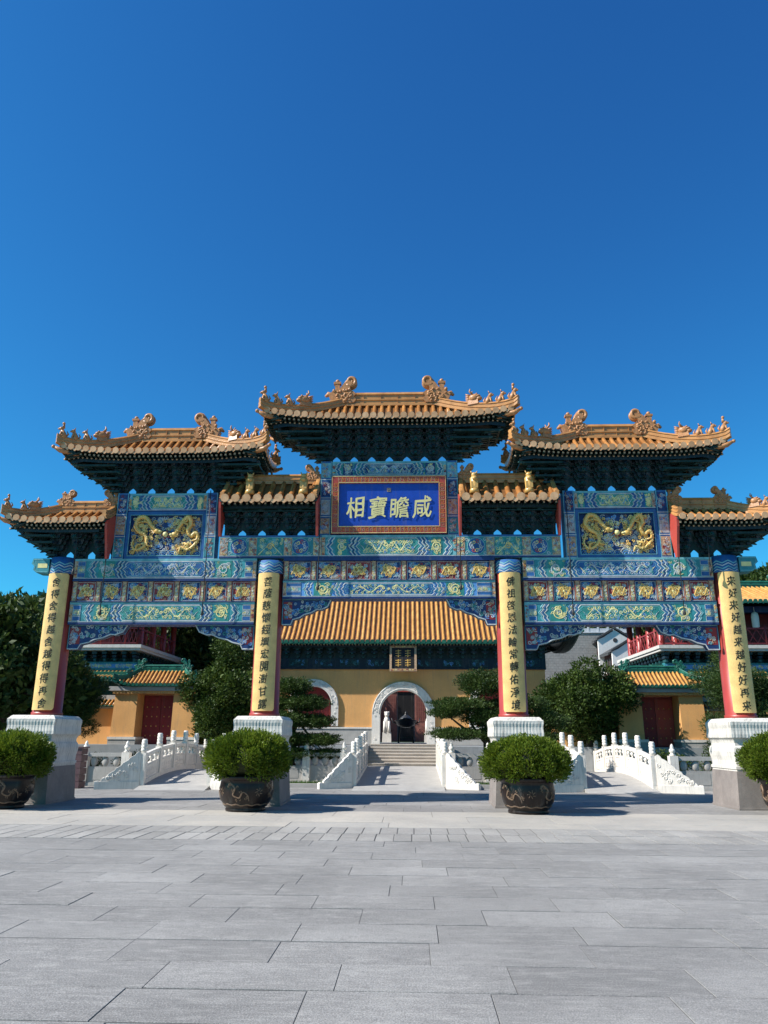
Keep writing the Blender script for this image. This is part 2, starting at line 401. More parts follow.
def chiwen_mesh(k=1.0):
    """ridge-end dragon; faces +x (towards the ridge middle), origin at its foot"""
    mb = MB(); t = .11*k
    body = [(-.26, 0), (.24, 0), (.30, .08), (.24, .16), (.30, .22), (.22, .30), (.12, .30), (.16, .42), (.22, .50), (.14, .56), (.02, .50), (-.05, .40), (-.10, .34), (-.22, .33), (-.34, .20)]
    mb.prism([(a*k, b*k) for a, b in body], -t, t, 'y', 0)
    sp = spiral(.17*k, .56*k, .135*k, 1.45, 1, -2.4, 22)
    for yy in (-.6*t, .6*t): mb.tube([(a, yy, b) for a, b in sp], [.05*k*(1-.5*i/22) for i in range(23)], 7, 0)
    mb.blob((.17*k, 0, .56*k), (.11*k, t*.8, .11*k), 0, 12, 6)
    mb.tube([(-.02*k, 0, .34*k), (.04*k, 0, .48*k), (.10*k, 0, .60*k), (.15*k, 0, .68*k)], [.08*k, .07*k, .05*k, .03*k], 8, 0)
    # sword hilt and back beast on the outer side
    mb.box(-.20*k, -.09*k, -.05*k, .05*k, .30*k, .52*k, 0); mb.box(-.23*k, -.06*k, -.06*k, .06*k, .50*k, .55*k, 0); mb.blob((-.145*k, 0, .58*k), .05*k, 0)
    mb.tube([(-.26*k, 0, .22*k), (-.36*k, 0, .26*k), (-.42*k, 0, .20*k)], [.07*k, .06*k, .03*k], 7, 0)
    rnd = random.Random(3)
    for yy in (-t, t):
        for j in range(26):
            a = rnd.uniform(-.24, .2); b = rnd.uniform(.04, .34)
            mb.blob((a*k, yy, b*k), (rnd.uniform(.02, .045)*k, .03*k, rnd.uniform(.02, .045)*k), 0, 6, 4)
        q = spiral(.08*k, .16*k, .09*k, 1.2, 1, 0, 12); mb.tube([(a, yy, b) for a, b in q], .025*k, 6, 0)
        mb.blob((.17*k, yy*.9, .24*k), .035*k, 0)
    return mb
def beast_mesh(k=1.0):
    """horned beast head on a hip ridge, faces +x"""
    mb = MB()
    mb.box(-.14*k, .12*k, -.07*k, .07*k, -.02*k, .10*k, 0, .02*k)
    mb.blob((0, 0, .15*k), (.13*k, .09*k, .10*k), 0); mb.blob((.12*k, 0, .12*k), (.08*k, .06*k, .05*k), 0)
    mb.blob((.10*k, 0, .18*k), (.06*k, .07*k, .04*k), 0)
    for yy in (-.05*k, .05*k):
        mb.tube([(-.02*k, yy, .22*k), (-.08*k, yy*1.3, .30*k), (-.06*k, yy*1.5, .36*k)], [.03*k, .022*k, .01*k], 6, 0)
        mb.blob((.08*k, yy, .22*k), .025*k, 0, 6, 4)
    for j in range(5): mb.tube([(-.10*k, 0, .06*k+j*.04*k), (-.20*k, 0, .10*k+j*.045*k)], [.035*k, .01*k], 5, 0)
    return mb
def figure_mesh(k=1.0, kind=0):
    """little seated guardian animal (or the rider at the corner), faces +x"""
    mb = MB()
    mb.box(-.06*k, .07*k, -.04*k, .04*k, -.03*k, .02*k, 0)
    mb.tube([(-.03*k, 0, 0), (-.02*k, 0, .08*k), (.02*k, 0, .16*k)], [.055*k, .05*k, .035*k], 7, 0)
    mb.blob((.035*k, 0, .185*k), (.045*k, .035*k, .038*k), 0); mb.blob((.075*k, 0, .175*k), (.025*k, .022*k, .02*k), 0, 6, 4)
    for yy in (-.025*k, .025*k):
        mb.tube([(.03*k, yy, .12*k), (.06*k, yy, .0)], [.02*k, .016*k], 5, 0)
        mb.tube([(.015*k, yy, .21*k), (.0, yy*1.2, .26*k)], [.015*k, .004*k], 5, 0)
    mb.tube([(-.06*k, 0, .02*k), (-.10*k, 0, .09*k), (-.07*k, 0, .15*k)], [.022*k, .02*k, .006*k], 5, 0)
    if kind: mb.tube([(.0, 0, .2*k), (-.01*k, 0, .30*k)], [.035*k, .012*k], 6, 0); mb.blob((0, 0, .3*k), .03*k, 0)
    return mb
_ornament = {}
def ornament(kind, k, mat):
    key = (kind, round(k, 2), mat.name)
    if key not in _ornament:
        mb = {'ridge_dragon': chiwen_mesh, 'ridge_beast': beast_mesh, 'roof_figure': figure_mesh}[kind](k) if kind != 'roof_rider' else figure_mesh(k, 1)
        me = bpy.data.meshes.new(kind); me.from_pydata(mb.v, [], mb.f); me.materials.append(mat)
        me.polygons.foreach_set('use_smooth', mb.s); me.update(); _ornament[key] = me
    return _ornament[key]
def put_orn(kind, k, mat, parent, p, rz, s=(1, 1, 1)):
    o = link(kind, ornament(kind, k, mat), parent, p); o.rotation_euler = (0, 0, rz); o.scale = s; return o

def make_roof(parent, cx, cy, zE, zR, W, L, d, lift, hipL=True, hipR=True, sp=.2, tile=None, trim=None, orn=None, k=1.0, rafters=True,
              chi=True, figs=3, ridge_h=.34, name='roof', conc=1.25, edge=None, ends=None, rafter_m=None, shed=False, back=True, hip_h=.2, beasts=True):
    tile = tile or TILE; trim = trim or RIDGE; orn = orn or TERRA; edge = edge or TILEP; ends = ends or edge
    def bf(x):
        if x > 0 and hipR: return max(0., (x-L)/(W-L))
        if x < 0 and hipL: return max(0., (-x-L)/(W-L))
        return 0.
    def h(x, y):
        a = min(1., abs(y)/d); b = min(1., bf(x)); mxv = max(a, b); mn = min(a, b)
        # gable ends still sweep up a little
        g = max(0, (abs(x)/W-.55)/.45)**2*.25*a if not ((x > 0 and hipR) or (x < 0 and hipL)) else 0
        return zE+(zR-zE)*(1-mxv)**conc+lift*(mn**2*mxv+g)
    P = lambda x, y, dz=0: (cx+x, cy+y, h(x, y)+dz)
    mb = MB()
    nx = max(8, int(2*W/.12)); ny = 20
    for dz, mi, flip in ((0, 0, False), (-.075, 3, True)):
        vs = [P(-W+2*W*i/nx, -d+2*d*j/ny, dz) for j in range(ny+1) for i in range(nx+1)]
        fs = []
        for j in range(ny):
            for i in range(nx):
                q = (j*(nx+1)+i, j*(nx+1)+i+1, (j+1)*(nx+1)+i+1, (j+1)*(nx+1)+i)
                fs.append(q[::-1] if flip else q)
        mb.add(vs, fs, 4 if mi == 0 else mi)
    # eave board closing the two sheets
    def board(path):
        vs = []; n = len(path)
        for p in path: vs += [(p[0], p[1], p[2]+.002), (p[0], p[1], p[2]-.08)]
        mb.add(vs, [(2*i, 2*i+1, 2*i+3, 2*i+2) for i in range(n-1)], 3)
    for sy in (-1, 1): board([P(-W+2*W*i/nx, sy*d) for i in range(nx+1)])
    for sx in (-1, 1): board([P(sx*W, -d+2*d*j/ny) for j in range(ny+1)])
    # barrel tiles with round ends and pointed drips
    n = int(2*W/sp); s_ = 2*W/n; r = sp*.29
    def barrel(pts, outward):
        mb.tube(pts, r, 7, 0, True)
        e = Vector(pts[0]); o = Vector(outward)
        mb.tube([tuple(e+o*.035+Vector((0, 0, -.004))), tuple(e-o*.02)], [r*1.48, r*1.48], 10, 1, True, False)
    def drip(p0, p1, outward):
        a = Vector(p0); b = Vector(p1); o = Vector(outward)*.02; mid = (a+b)/2; dn = Vector((0, 0, -1))
        poly = [a+dn*.01, b+dn*.01, b+dn*sp*.20, mid+dn*sp*.48, a+dn*sp*.20]
        mb.add([tuple(q+o) for q in poly]+[tuple(q-o*.4) for q in poly], [(0, 1, 2, 3, 4), (9, 8, 7, 6, 5)]+[(i, 5+i, 5+(i+1) % 5, (i+1) % 5) for i in range(5)], 2)
    sides = (-1, 1) if back else (-1,)
    for sy in sides:
        for i in range(n):
            x = -W+s_*(i+.5); b = min(1, bf(x)); y0 = d; y1 = d*b
            if y0-y1 < .03: continue
            kk = max(2, int((y0-y1)/.18)+1)
            barrel([P(x, sy*(y0+(y1-y0)*q/kk), r*.35) for q in range(kk+1)], (0, sy, 0))
        for i in range(1, n):
            x = -W+s_*i; drip(P(x-s_*.34, sy*d), P(x+s_*.34, sy*d), (0, sy, 0))
    for sx, hp in ((-1, hipL), (1, hipR)):
        if not hp: continue
        m = max(2, int(2*d/sp)); sq = 2*d/m
        for j in range(m):
            y = -d+sq*(j+.5); a = abs(y)/d; x0 = W; x1 = L+(W-L)*a
            if x0-x1 < .03: continue
            kk = max(2, int((x0-x1)/.18)+1)
            barrel([P(sx*(x0+(x1-x0)*q/kk), y, r*.35) for q in range(kk+1)], (sx, 0, 0))
        for j in range(1, m):
            y = -d+sq*j; drip(P(sx*W, y-sq*.34), P(sx*W, y+sq*.34), (sx, 0, 0))
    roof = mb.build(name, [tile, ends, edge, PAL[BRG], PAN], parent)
    # ridges
    xl = -L if hipL else -W; xr = L if hipR else W
    rb = MB(); sweep(rb, ridge_prof(.2*k+.04, ridge_h), [(cx+xl+(xr-xl)*i/10, cy, zR-.03) for i in range(11)], 0)
    for i in range(1, 5):
        xx = cx+xl+(xr-xl)*i/5; rb.box(xx-.002, xx+.002, cy-.1*k-.012, cy+.1*k+.012, zR, zR+ridge_h*.7, 0)
    rb.build('ridge', trim, roof)
    zt = zR-.03+ridge_h*.25
    if chi:
        for sx, hp, xe in ((-1, hipL, xl), (1, hipR, xr)):
            put_orn('ridge_dragon', k*1.26, orn, roof, (cx+xe+sx*.10*k, cy, zt-.02), 0 if sx < 0 else pi)
    for sx, hp in ((-1, hipL), (1, hipR)):
        for sy in sides:
            if hp:
                path = [P(sx*(L+(W*1.0-L)*u), sy*d*u, .02) for u in [i/10 for i in range(11)]]
                tip = Vector(path[-1])+Vector((sx*.10, sy*.07, .05))
            else:
                path = [P(sx*(W-.06), sy*d*u, .02) for u in [i/8 for i in range(9)]]; tip = None
            hb = MB(); sweep(hb, ridge_prof(.15*k+.03, hip_h), path+([tuple(tip)] if tip else []), 0)
            hb.build('hip_ridge', trim, roof)
            if not hp:
                continue
            ang = atan2(sy*d, sx*(W-L))
            def on(u): return P(sx*(L+(W-L)*u), sy*d*u, hip_h*.9)
            if beasts:
                put_orn('ridge_beast', k*1.25, orn, roof, on(.52), ang)
                for q in range(figs):
                    put_orn('roof_figure' if q < figs-1 else 'roof_rider', k*1.5, orn, roof, on(.70+.29*q/max(1, figs-1)), ang)
            cb = MB(); e = Vector(path[-1]); dirv = Vector((sx*(W-L), sy*d, 0)).normalized()
            cb.tube([tuple(e-dirv*.5+Vector((0, 0, -.2))), tuple(e+Vector((0, 0, -.15))), tuple(e+dirv*.14+Vector((0, 0, -.08)))], [.085*k, .075*k, .045*k], 7, 0)
            cb.blob(tuple(e+dirv*.17+Vector((0, 0, -.07))), .055*k, 0)
            cb.build('corner_beam', orn, roof)
    # rafter ends, two rows
    if rafters:
        rf = MB(); rs = sp*.62; q = int(2*W/rs)
        for sy in sides:
            for i in range(q):
                x = -W+2*W*(i+.5)/q; yy = sy*(d-.07)
                if True:
                    p = P(x, yy, -.135); y2 = cy+sy*max(d*bf(x)+.05, d*.25)
                    y2 = p[1]-sy*min(.5, abs(p[1]-y2)) if abs(p[1]-cy) > abs(y2-cy) else p[1]-sy*.1
                    rf.box(p[0]-.03, p[0]+.03, *sorted((p[1], y2)), p[2]-.03, p[2]+.03, BRG)
                    rf.box(p[0]-.025, p[0]+.025, *sorted((p[1]+sy*.004, p[1])), p[2]-.025, p[2]+.025, BEIGE)
                    p2 = P(x, sy*(d-.22), -.235)
                    rf.tube([(p2[0], p2[1], p2[2]), (p2[0], p2[1]-sy*.35, p2[2]+.10)], .032, 7, BRG)
                    rf.tube([(p2[0], p2[1]+sy*.004, p2[2]), (p2[0], p2[1], p2[2])], .027, 7, BEIGE)
        for sx, hp in ((-1, hipL), (1, hipR)):
            if not hp: continue
            m = int(2*d/rs)
            for j in range(m):
                y = -d+2*d*(j+.5)/m; p = P(sx*(W-.07), y, -.135)
                rf.box(*sorted((p[0], p[0]-sx*.35)), p[1]-.03, p[1]+.03, p[2]-.03, p[2]+.03, BRG)
                rf.box(*sorted((p[0]+sx*.004, p[0])), p[1]-.02, p[1]+.02, p[2]-.02, p[2]+.02, BEIGE)
                p2 = P(sx*(W-.22), y, -.235)
                rf.tube([(p2[0], p2[1], p2[2]), (p2[0]-sx*.35, p2[1], p2[2]+.10)], .032, 7, BRG)
        for sy in sides:
            vs = []; nn = 30
            for i in range(nn+1):
                x = -W+.25+(2*W-.5)*i/nn; p = P(x, sy*(d-.26), -.25); vs += [p, (p[0], p[1], p[2]-.10)]
            rf.add(vs, [(2*i, 2*i+1, 2*i+3, 2*i+2) for i in range(nn)], BRB)
        rf.build('rafters', PAL, roof)
    return roof, h

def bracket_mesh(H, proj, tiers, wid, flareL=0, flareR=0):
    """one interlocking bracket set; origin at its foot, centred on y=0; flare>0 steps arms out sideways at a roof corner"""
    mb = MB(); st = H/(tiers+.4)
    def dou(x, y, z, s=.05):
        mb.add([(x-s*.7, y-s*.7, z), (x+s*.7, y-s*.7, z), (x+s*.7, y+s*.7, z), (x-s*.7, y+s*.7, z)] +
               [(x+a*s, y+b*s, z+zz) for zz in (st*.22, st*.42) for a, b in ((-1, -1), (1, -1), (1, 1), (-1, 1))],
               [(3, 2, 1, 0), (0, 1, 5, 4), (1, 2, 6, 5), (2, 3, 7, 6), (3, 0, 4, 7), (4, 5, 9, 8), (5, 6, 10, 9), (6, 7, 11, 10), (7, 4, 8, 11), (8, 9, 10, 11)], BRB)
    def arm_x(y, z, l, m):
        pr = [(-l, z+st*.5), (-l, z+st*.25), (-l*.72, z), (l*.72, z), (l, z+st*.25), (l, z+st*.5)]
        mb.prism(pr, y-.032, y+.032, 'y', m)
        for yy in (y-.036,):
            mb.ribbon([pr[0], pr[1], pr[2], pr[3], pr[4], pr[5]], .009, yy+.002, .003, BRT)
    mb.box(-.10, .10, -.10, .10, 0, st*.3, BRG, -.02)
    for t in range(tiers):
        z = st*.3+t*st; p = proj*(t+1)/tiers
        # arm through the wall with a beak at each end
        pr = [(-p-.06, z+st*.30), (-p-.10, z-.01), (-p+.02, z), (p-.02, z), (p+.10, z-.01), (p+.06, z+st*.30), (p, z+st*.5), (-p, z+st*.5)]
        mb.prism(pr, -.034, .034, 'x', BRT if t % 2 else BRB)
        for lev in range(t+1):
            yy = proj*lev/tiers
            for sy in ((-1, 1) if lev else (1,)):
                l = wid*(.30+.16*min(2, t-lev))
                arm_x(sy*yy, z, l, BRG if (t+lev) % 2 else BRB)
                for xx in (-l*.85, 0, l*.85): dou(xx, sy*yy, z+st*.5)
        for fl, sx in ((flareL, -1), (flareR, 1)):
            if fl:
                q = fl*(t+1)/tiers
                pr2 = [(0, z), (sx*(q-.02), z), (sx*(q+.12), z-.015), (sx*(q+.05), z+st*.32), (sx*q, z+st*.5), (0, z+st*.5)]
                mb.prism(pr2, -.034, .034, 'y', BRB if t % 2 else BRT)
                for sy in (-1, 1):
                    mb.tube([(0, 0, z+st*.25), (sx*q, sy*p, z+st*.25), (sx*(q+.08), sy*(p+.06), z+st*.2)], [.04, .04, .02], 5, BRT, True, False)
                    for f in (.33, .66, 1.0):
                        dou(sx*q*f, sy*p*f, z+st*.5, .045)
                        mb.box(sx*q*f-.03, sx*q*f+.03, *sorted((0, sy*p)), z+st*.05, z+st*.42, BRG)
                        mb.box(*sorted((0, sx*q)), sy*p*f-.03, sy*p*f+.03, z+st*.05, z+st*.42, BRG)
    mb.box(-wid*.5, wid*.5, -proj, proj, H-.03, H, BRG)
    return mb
def bracket_row(parent, xs, zb, H, proj, tiers, wid, flL=0, flR=0, board=True, x0=None, x1=None):
    mid = bracket_mesh(H, proj, tiers, wid).build('bracket_set', PAL, parent, (xs[0], 0, zb)) if not flL else None
    le = bracket_mesh(H, proj, tiers, wid, flL, 0).build('bracket_set', PAL, parent, (xs[0], 0, zb)) if flL else None
    if flR: bracket_mesh(H, proj, tiers, wid, 0, flR).build('bracket_set', PAL, parent, (xs[-1], 0, zb))
    inner = xs[1:-1] if flR else xs[1:]
    if mid is None and inner:
        mid = bracket_mesh(H, proj, tiers, wid).build('bracket_set', PAL, parent, (inner[0], 0, zb)); inner = inner[1:]
    for x in inner: dup(mid, parent, (x, 0, zb))
    # boarding between the sets, arched at the foot so the sky shows through
    bb = MB(); a = x0 if x0 is not None else xs[0]-.2; b = x1 if x1 is not None else xs[-1]+.2
    zs = sorted(xs)
    for k in range(len(zs)+1):
        l = a if k == 0 else zs[k-1]; r_ = b if k == len(zs) else zs[k]; c = (l+r_)/2; hw_ = min(.105, (r_-l)*.26)
        if r_-l < .12: bb.box(l, r_, -.02, .02, zb, zb+H, BRG); continue
        z1 = zb+H
        bb.prism([(l, zb), (c-hw_, zb), (c-hw_, zb+.10), (c-hw_*.6, zb+.15), (c, zb+.20), (c, z1), (l, z1)], -.02, .02, 'y', BRG)
        bb.prism([(c, zb+.20), (c+hw_*.6, zb+.15), (c+hw_, zb+.10), (c+hw_, zb), (r_, zb), (r_, z1), (c, z1)], -.02, .02, 'y', BRG)
    bb.box(a, b, -proj, -proj+.03, zb+H-.06, zb+H+.10, BRG); bb.box(a, b, proj-.03, proj, zb+H-.06, zb+H+.10, BRG)
    bb.box(a, b, -proj+.032, proj-.032, zb+H+.02, zb+H+.05, BRG)
    bb.build('bracket_board', PAL, parent)

# ------------------------------------------------------------------ foliage
def leaves(mb, clumps, n, size, rnd, m=0, shell=.55, up=.3, asp=.45):
    V = mb.v; F = mb.f
    tot = sum(c[3]*c[4]*c[5] for c in clumps)**1
    ws = [max(1e-6, (c[3]*c[4]*c[5])**.75) for c in clumps]; sm = sum(ws)
    for c, w in zip(clumps, ws):
        for _ in range(int(n*w/sm)):
            z = rnd.uniform(-1, 1); t = rnd.random()*6.2832; q = sqrt(1-z*z); d = Vector((q*cos(t), q*sin(t), z))
            k = shell+(1-shell)*rnd.random()**.6
            k *= 1+.18*noise.noise(Vector((c[0]+d.x*2.2, c[1]+d.y*2.2, c[2]+d.z*2.2))*1.7)*2
            p = Vector((c[0]+d.x*c[3]*k, c[1]+d.y*c[4]*k, c[2]+d.z*c[5]*k))
            a = Vector((d.x+rnd.gauss(0, .6), d.y+rnd.gauss(0, .6), d.z*.6+up+rnd.gauss(0, .6))).normalized()
            b = a.cross(Vector((rnd.gauss(0, 1), rnd.gauss(0, 1), rnd.gauss(0, 1))))
            if b.length < 1e-3: continue
            b.normalize(); s = size*rnd.uniform(.6, 1.3); o = len(V); a = a*s; b = b*(s*asp*.5)
            V.append(tuple(p-a*.5)); V.append(tuple(p+b)); V.append(tuple(p+a*.5)); V.append(tuple(p-b))
            F.append([o, o+1, o+2, o+3]); mb.m.append(m); mb.s.append(False)
def trunk_mb(h, r, limbs, rnd):
    mb = MB(); pts = [(rnd.uniform(-.08, .08)*h*.3*i/4, rnd.uniform(-.08, .08)*h*.3*i/4, h*i/4) for i in range(5)]
    mb.tube(pts, [r*(1.25 if i == 0 else 1-.14*i) for i in range(5)], 9, 0)
    for (x, y, z) in limbs:
        k = rnd.uniform(.45, .95); base = Vector(pts[2]).lerp(Vector(pts[4]), max(0, (k-.5)*2)); e = Vector((x, y, z))
        mid = base.lerp(e, .5)+Vector((rnd.uniform(-.1, .1), rnd.uniform(-.1, .1), -.12*h*.2))
        mb.tube(cr([tuple(base), tuple(mid), tuple(e)], 4), [r*.5*(1-.8*i/8) for i in range(9)], 6, 0)
    return mb
def make_tree(name, label, loc, clumps, n, size, mat, th, tr, seed, group=None, shell=.5, up=.3, asp=.45, cat='tree', inner=True):
    rnd = random.Random(seed); t = thing(name, label, cat, loc, 0, group)
    trunk_mb(th, tr, [c[:3] for c in clumps[:12]], rnd).build('trunk', BARK, t)
    mb = MB(); leaves(mb, clumps, n, size, rnd, 0, shell, up, asp)
    mb.build('crown', mat, t); return t

LEAF_D = leafmat('broad_leaf_green', (.032, .062, .010), (.115, .165, .025))
LEAF_P = leafmat('podocarpus_green', (.028, .058, .012), (.10, .15, .03))
LEAF_B = leafmat('bright_shrub_green', (.068, .112, .008), (.19, .24, .02), .5, .35)
LEAF_H = leafmat('hill_tree_green', (.032, .06, .012), (.11, .155, .03))
GRASSM = leafmat('lawn_green', (.05, .11, .015), (.10, .18, .03))

# ------------------------------------------------------------------ camera, light, sky
SUN_EL, SUN_AZ = radians(42), radians(18.5)      # height; angle in front of the gate's own plane, from the left
cam = bpy.data.cameras.new('camera'); co = bpy.data.objects.new('camera', cam); C.objects.link(co)
cam.sensor_fit = 'VERTICAL'; cam.sensor_height = 24; cam.lens = 24*769/1024; cam.clip_end = 3000; cam.clip_start = .05
TH, PT, RO = radians(2.1), radians(16.3), radians(.3)
co.matrix_world = Matrix.Translation((.6, -20.2, 1.6)) @ Matrix.Rotation(TH, 4, 'Z') @ Matrix.Rotation(pi/2+PT, 4, 'X') @ Matrix.Rotation(RO, 4, 'Z')
bpy.context.scene.camera = co
W_ = bpy.data.worlds.new('World'); bpy.context.scene.world = W_; W_.use_nodes = True
wn = W_.node_tree; bg = wn.nodes['Background']
sky = wn.nodes.new('ShaderNodeTexSky'); sky.sky_type = 'NISHITA'; sky.sun_disc = False
sky.sun_elevation = SUN_EL; sky.sun_rotation = atan2(-cos(SUN_AZ), -sin(SUN_AZ)) % (2*pi)
sky.altitude = 0; sky.air_density = 1.0; sky.dust_density = .3; sky.ozone_density = 3.0
sep = wn.nodes.new('ShaderNodeSeparateColor'); comb = wn.nodes.new('ShaderNodeCombineColor'); wn.links.new(sky.outputs[0], sep.inputs[0])
for ch, (k, g_) in enumerate(((.15, 1.1), (.54, 1.28), (1.0, 1.0))):       # the deep, saturated blue of this sky
    pw = wn.nodes.new('ShaderNodeMath'); pw.operation = 'POWER'; pw.inputs[1].default_value = g_
    ml = wn.nodes.new('ShaderNodeMath'); ml.operation = 'MULTIPLY'; ml.inputs[1].default_value = k
    wn.links.new(sep.outputs[ch], pw.inputs[0]); wn.links.new(pw.outputs[0], ml.inputs[0]); wn.links.new(ml.outputs[0], comb.inputs[ch])
wn.links.new(comb.outputs[0], bg.inputs['Color'])
bg.inputs['Strength'].default_value = .10
sl = bpy.data.lights.new('sun', 'SUN'); sl.energy = 5.0; sl.angle = radians(.5); sl.color = (1, .965, .92)
so = bpy.data.objects.new('sun', sl); C.objects.link(so)
sdir = Vector((-cos(SUN_EL)*cos(SUN_AZ), -cos(SUN_EL)*sin(SUN_AZ), sin(SUN_EL)))
so.rotation_euler = sdir.to_track_quat('Z', 'Y').to_euler(); so.location = sdir*60
vs_ = bpy.context.scene.view_settings
vs_.view_transform = 'Standard'; vs_.look = 'None'; vs_.exposure = .72; vs_.gamma = 1
bpy.context.scene.cycles.max_bounces = 6; bpy.context.scene.cycles.diffuse_bounces = 3

# ------------------------------------------------------------------ ground
def hill_z(x, y):
    s = lambda a, b, v: (lambda t: t*t*(3-2*t))(max(0, min(1, (v-a)/(b-a))))
    z = s(24, 60, y)*(3+6*s(5, 32, x)+3*s(-8, -34, x))+s(60, 130, y)*8
    z += 3.5*s(14, 40, abs(x))*s(4, 30, y)*(.75 if x < 0 else .8)
    z += 1.2*noise.noise(Vector((x*.06, y*.06, 3)))*s(26, 50, y)
    return z
gm = stone('far_ground', (.22, .22, .20), .9, .3, 0, .2)
g = MB(); g.add([(-900, -900, -.03), (900, -900, -.03), (900, 900, -.03), (-900, 900, -.03)], [(0, 1, 2, 3)])
tag(g.build('ground', gm), kind='structure')
hb = MB(); NX, NY = 70, 50
hv = []
for j in range(NY+1):
    for i in range(NX+1):
        x = -140+280*i/NX; y = 6+154*j/NY; hv.append((x, y, hill_z(x, y)-.35))
hb.add(hv, [(j*(NX+1)+i, j*(NX+1)+i+1, (j+1)*(NX+1)+i+1, (j+1)*(NX+1)+i) for j in range(NY) for i in range(NX)], 0, True)
tag(hb.build('hill', paint('hill_undergrowth', (.03, .05, .015), .95, .5, .8, .8, 6)), kind='structure')

def slab_mat(name, c0, c1, speck, stain):
    m, nt, b = nodes(name); co_ = objco(nt)
    at = nt.nodes.new('ShaderNodeAttribute'); at.attribute_name = 'tint'
    f1 = noise_tex(nt, .55, 8, co_, .62); f2 = noise_tex(nt, 90, 3, co_, .75); f3 = noise_tex(nt, 4, 7, objco(nt, (.7, 2.2, 1)), .75); f4 = noise_tex(nt, 60, 4, co_, .7)
    c = mixc(nt, at.outputs['Fac'], c0, c1)
    c = mixc(nt, ramp(nt, f1, .36, .66), c, mixc(nt, .8, c, sc_(c0, .70)))
    f5 = noise_tex(nt, 14, 5, objco(nt, (.25, 2.4, 1)), .7); c = mixc(nt, ramp(nt, f5, .48, .72), c, mixc(nt, .5, c, sc_(c1, 1.15)))
    c = mixc(nt, ramp(nt, f3, .50, .68), c, mixc(nt, .7, c, sc_(stain, 1.1)))
    f7 = noise_tex(nt, 9, 6, co_, .7); c = mixc(nt, ramp(nt, f7, .52, .70), c, mixc(nt, .55, c, sc_(c0, .7)))
    c = mixc(nt, ramp(nt, f2, .50, .66), c, mixc(nt, .75, c, sc_(c0, 1-speck)))
    c = mixc(nt, ramp(nt, f2, .34, .47, (1, 1, 1), (0, 0, 0)), c, mixc(nt, .6, c, sc_(c1, 1.35)))
    f6 = noise_tex(nt, .16, 4, co_, .6); c = mixc(nt, ramp(nt, f6, .45, .7), c, mixc(nt, .45, c, sc_(c0, .75)))
    nt.links.new(c, b.inputs['Base Color']); b.inputs['Roughness'].default_value = .68; b.inputs['Specular IOR Level'].default_value = .3
    bump(nt, b, f4, .6, .008); return m
SLAB = slab_mat('grey_granite_slab', (.205, .194, .180), (.345, .326, .302), .45, (.35, .33, .30))
PAVER = slab_mat('small_grey_paver', (.24, .225, .205), (.46, .43, .39), .25, (.30, .27, .23))
PALE = slab_mat('pale_border_slab', (.36, .34, .31), (.48, .43, .36), .2, (.42, .35, .27))
JOINT = paint('dark_joint', (.10, .097, .092), .95, .3, 3)
def slabs(name, x0, x1, rows, wfun, mat, gap, z, seed, jit=.003):
    """paving stones cut to rows of y-depth; every stone has its own tint and a hair of unevenness"""
    rnd = random.Random(seed); vs = []; fs = []; tint = []
    for (ya, yb) in rows:
        x = x0-rnd.random()*wfun(rnd)
        while x < x1:
            w = wfun(rnd); g_ = gap*rnd.uniform(.5, 1.4); gy = gap*2.6*rnd.uniform(.6, 1.2)
            xa, xb = x+g_/2, x+w-g_/2; zz = z+rnd.uniform(-jit, jit); e = .0015
            o = len(vs)
            vs += [(xa, ya+gy/2, z-.03), (xb, ya+gy/2, z-.03), (xb, yb-gy/2, z-.03), (xa, yb-gy/2, z-.03),
                   (xa, ya+gy/2, zz-e), (xb, ya+gy/2, zz-e), (xb, yb-gy/2, zz-e), (xa, yb-gy/2, zz-e),
                   (xa+e, ya+gy/2+e, zz), (xb-e, ya+gy/2+e, zz), (xb-e, yb-gy/2-e, zz), (xa+e, yb-gy/2-e, zz)]
            f = [(o+8, o+9, o+10, o+11)]
            for k in range(4):
                k2 = (k+1) % 4
                f += [(o+k, o+k2, o+4+k2, o+4+k), (o+4+k, o+4+k2, o+8+k2, o+8+k)]
            fs += f; tint += [min(1, max(0, rnd.gauss(.5, .24)))]*len(f); x += w
    me = bpy.data.meshes.new(name); me.from_pydata(vs, [], fs); me.materials.append(mat)
    a = me.attributes.new('tint', 'FLOAT', 'FACE'); a.data.foreach_set('value', tint); me.update()
    return tag(link(name, me), kind='structure')
def rows(y0, y1, d): n = max(1, round((y1-y0)/d)); return [(y0+(y1-y0)*i/n, y0+(y1-y0)*(i+1)/n) for i in range(n)]
jb = MB(); jb.add([(-60, -30, -.0045), (60, -30, -.0045), (60, 12.4, -.0045), (-60, 12.4, -.0045)], [(0, 1, 2, 3)])
tag(jb.build('paving_bed', JOINT), kind='structure')
slabs('plaza_paving', -26, 26, rows(-25.2, -6.95, .635), lambda r: r.choice((1.2, 1.2, 1.2, 1.14, 1.27)), SLAB, .007, 0, 1)
slabs('small_paving', -24, 24, rows(-6.95, -5.05, .95), lambda r: .30*r.uniform(.97, 1.03), PAVER, .017, .002, 2, .003)
slabs('border_paving', -24, 24, [(-5.05, -4.2)], lambda r: r.choice((2.1, 2.1, 1.9)), PALE, .008, .002, 3)
slabs('gate_paving', -24, 24, rows(-4.2, -1.9, 1.15), lambda r: r.choice((2.1, 1.7, 1.2)), PALE, .008, .002, 4)
slabs('court_paving', -22, 22, rows(-1.9, 6.2, .8), lambda r: r.choice((1.34, 1.2)), SLAB, .009, .001, 5)

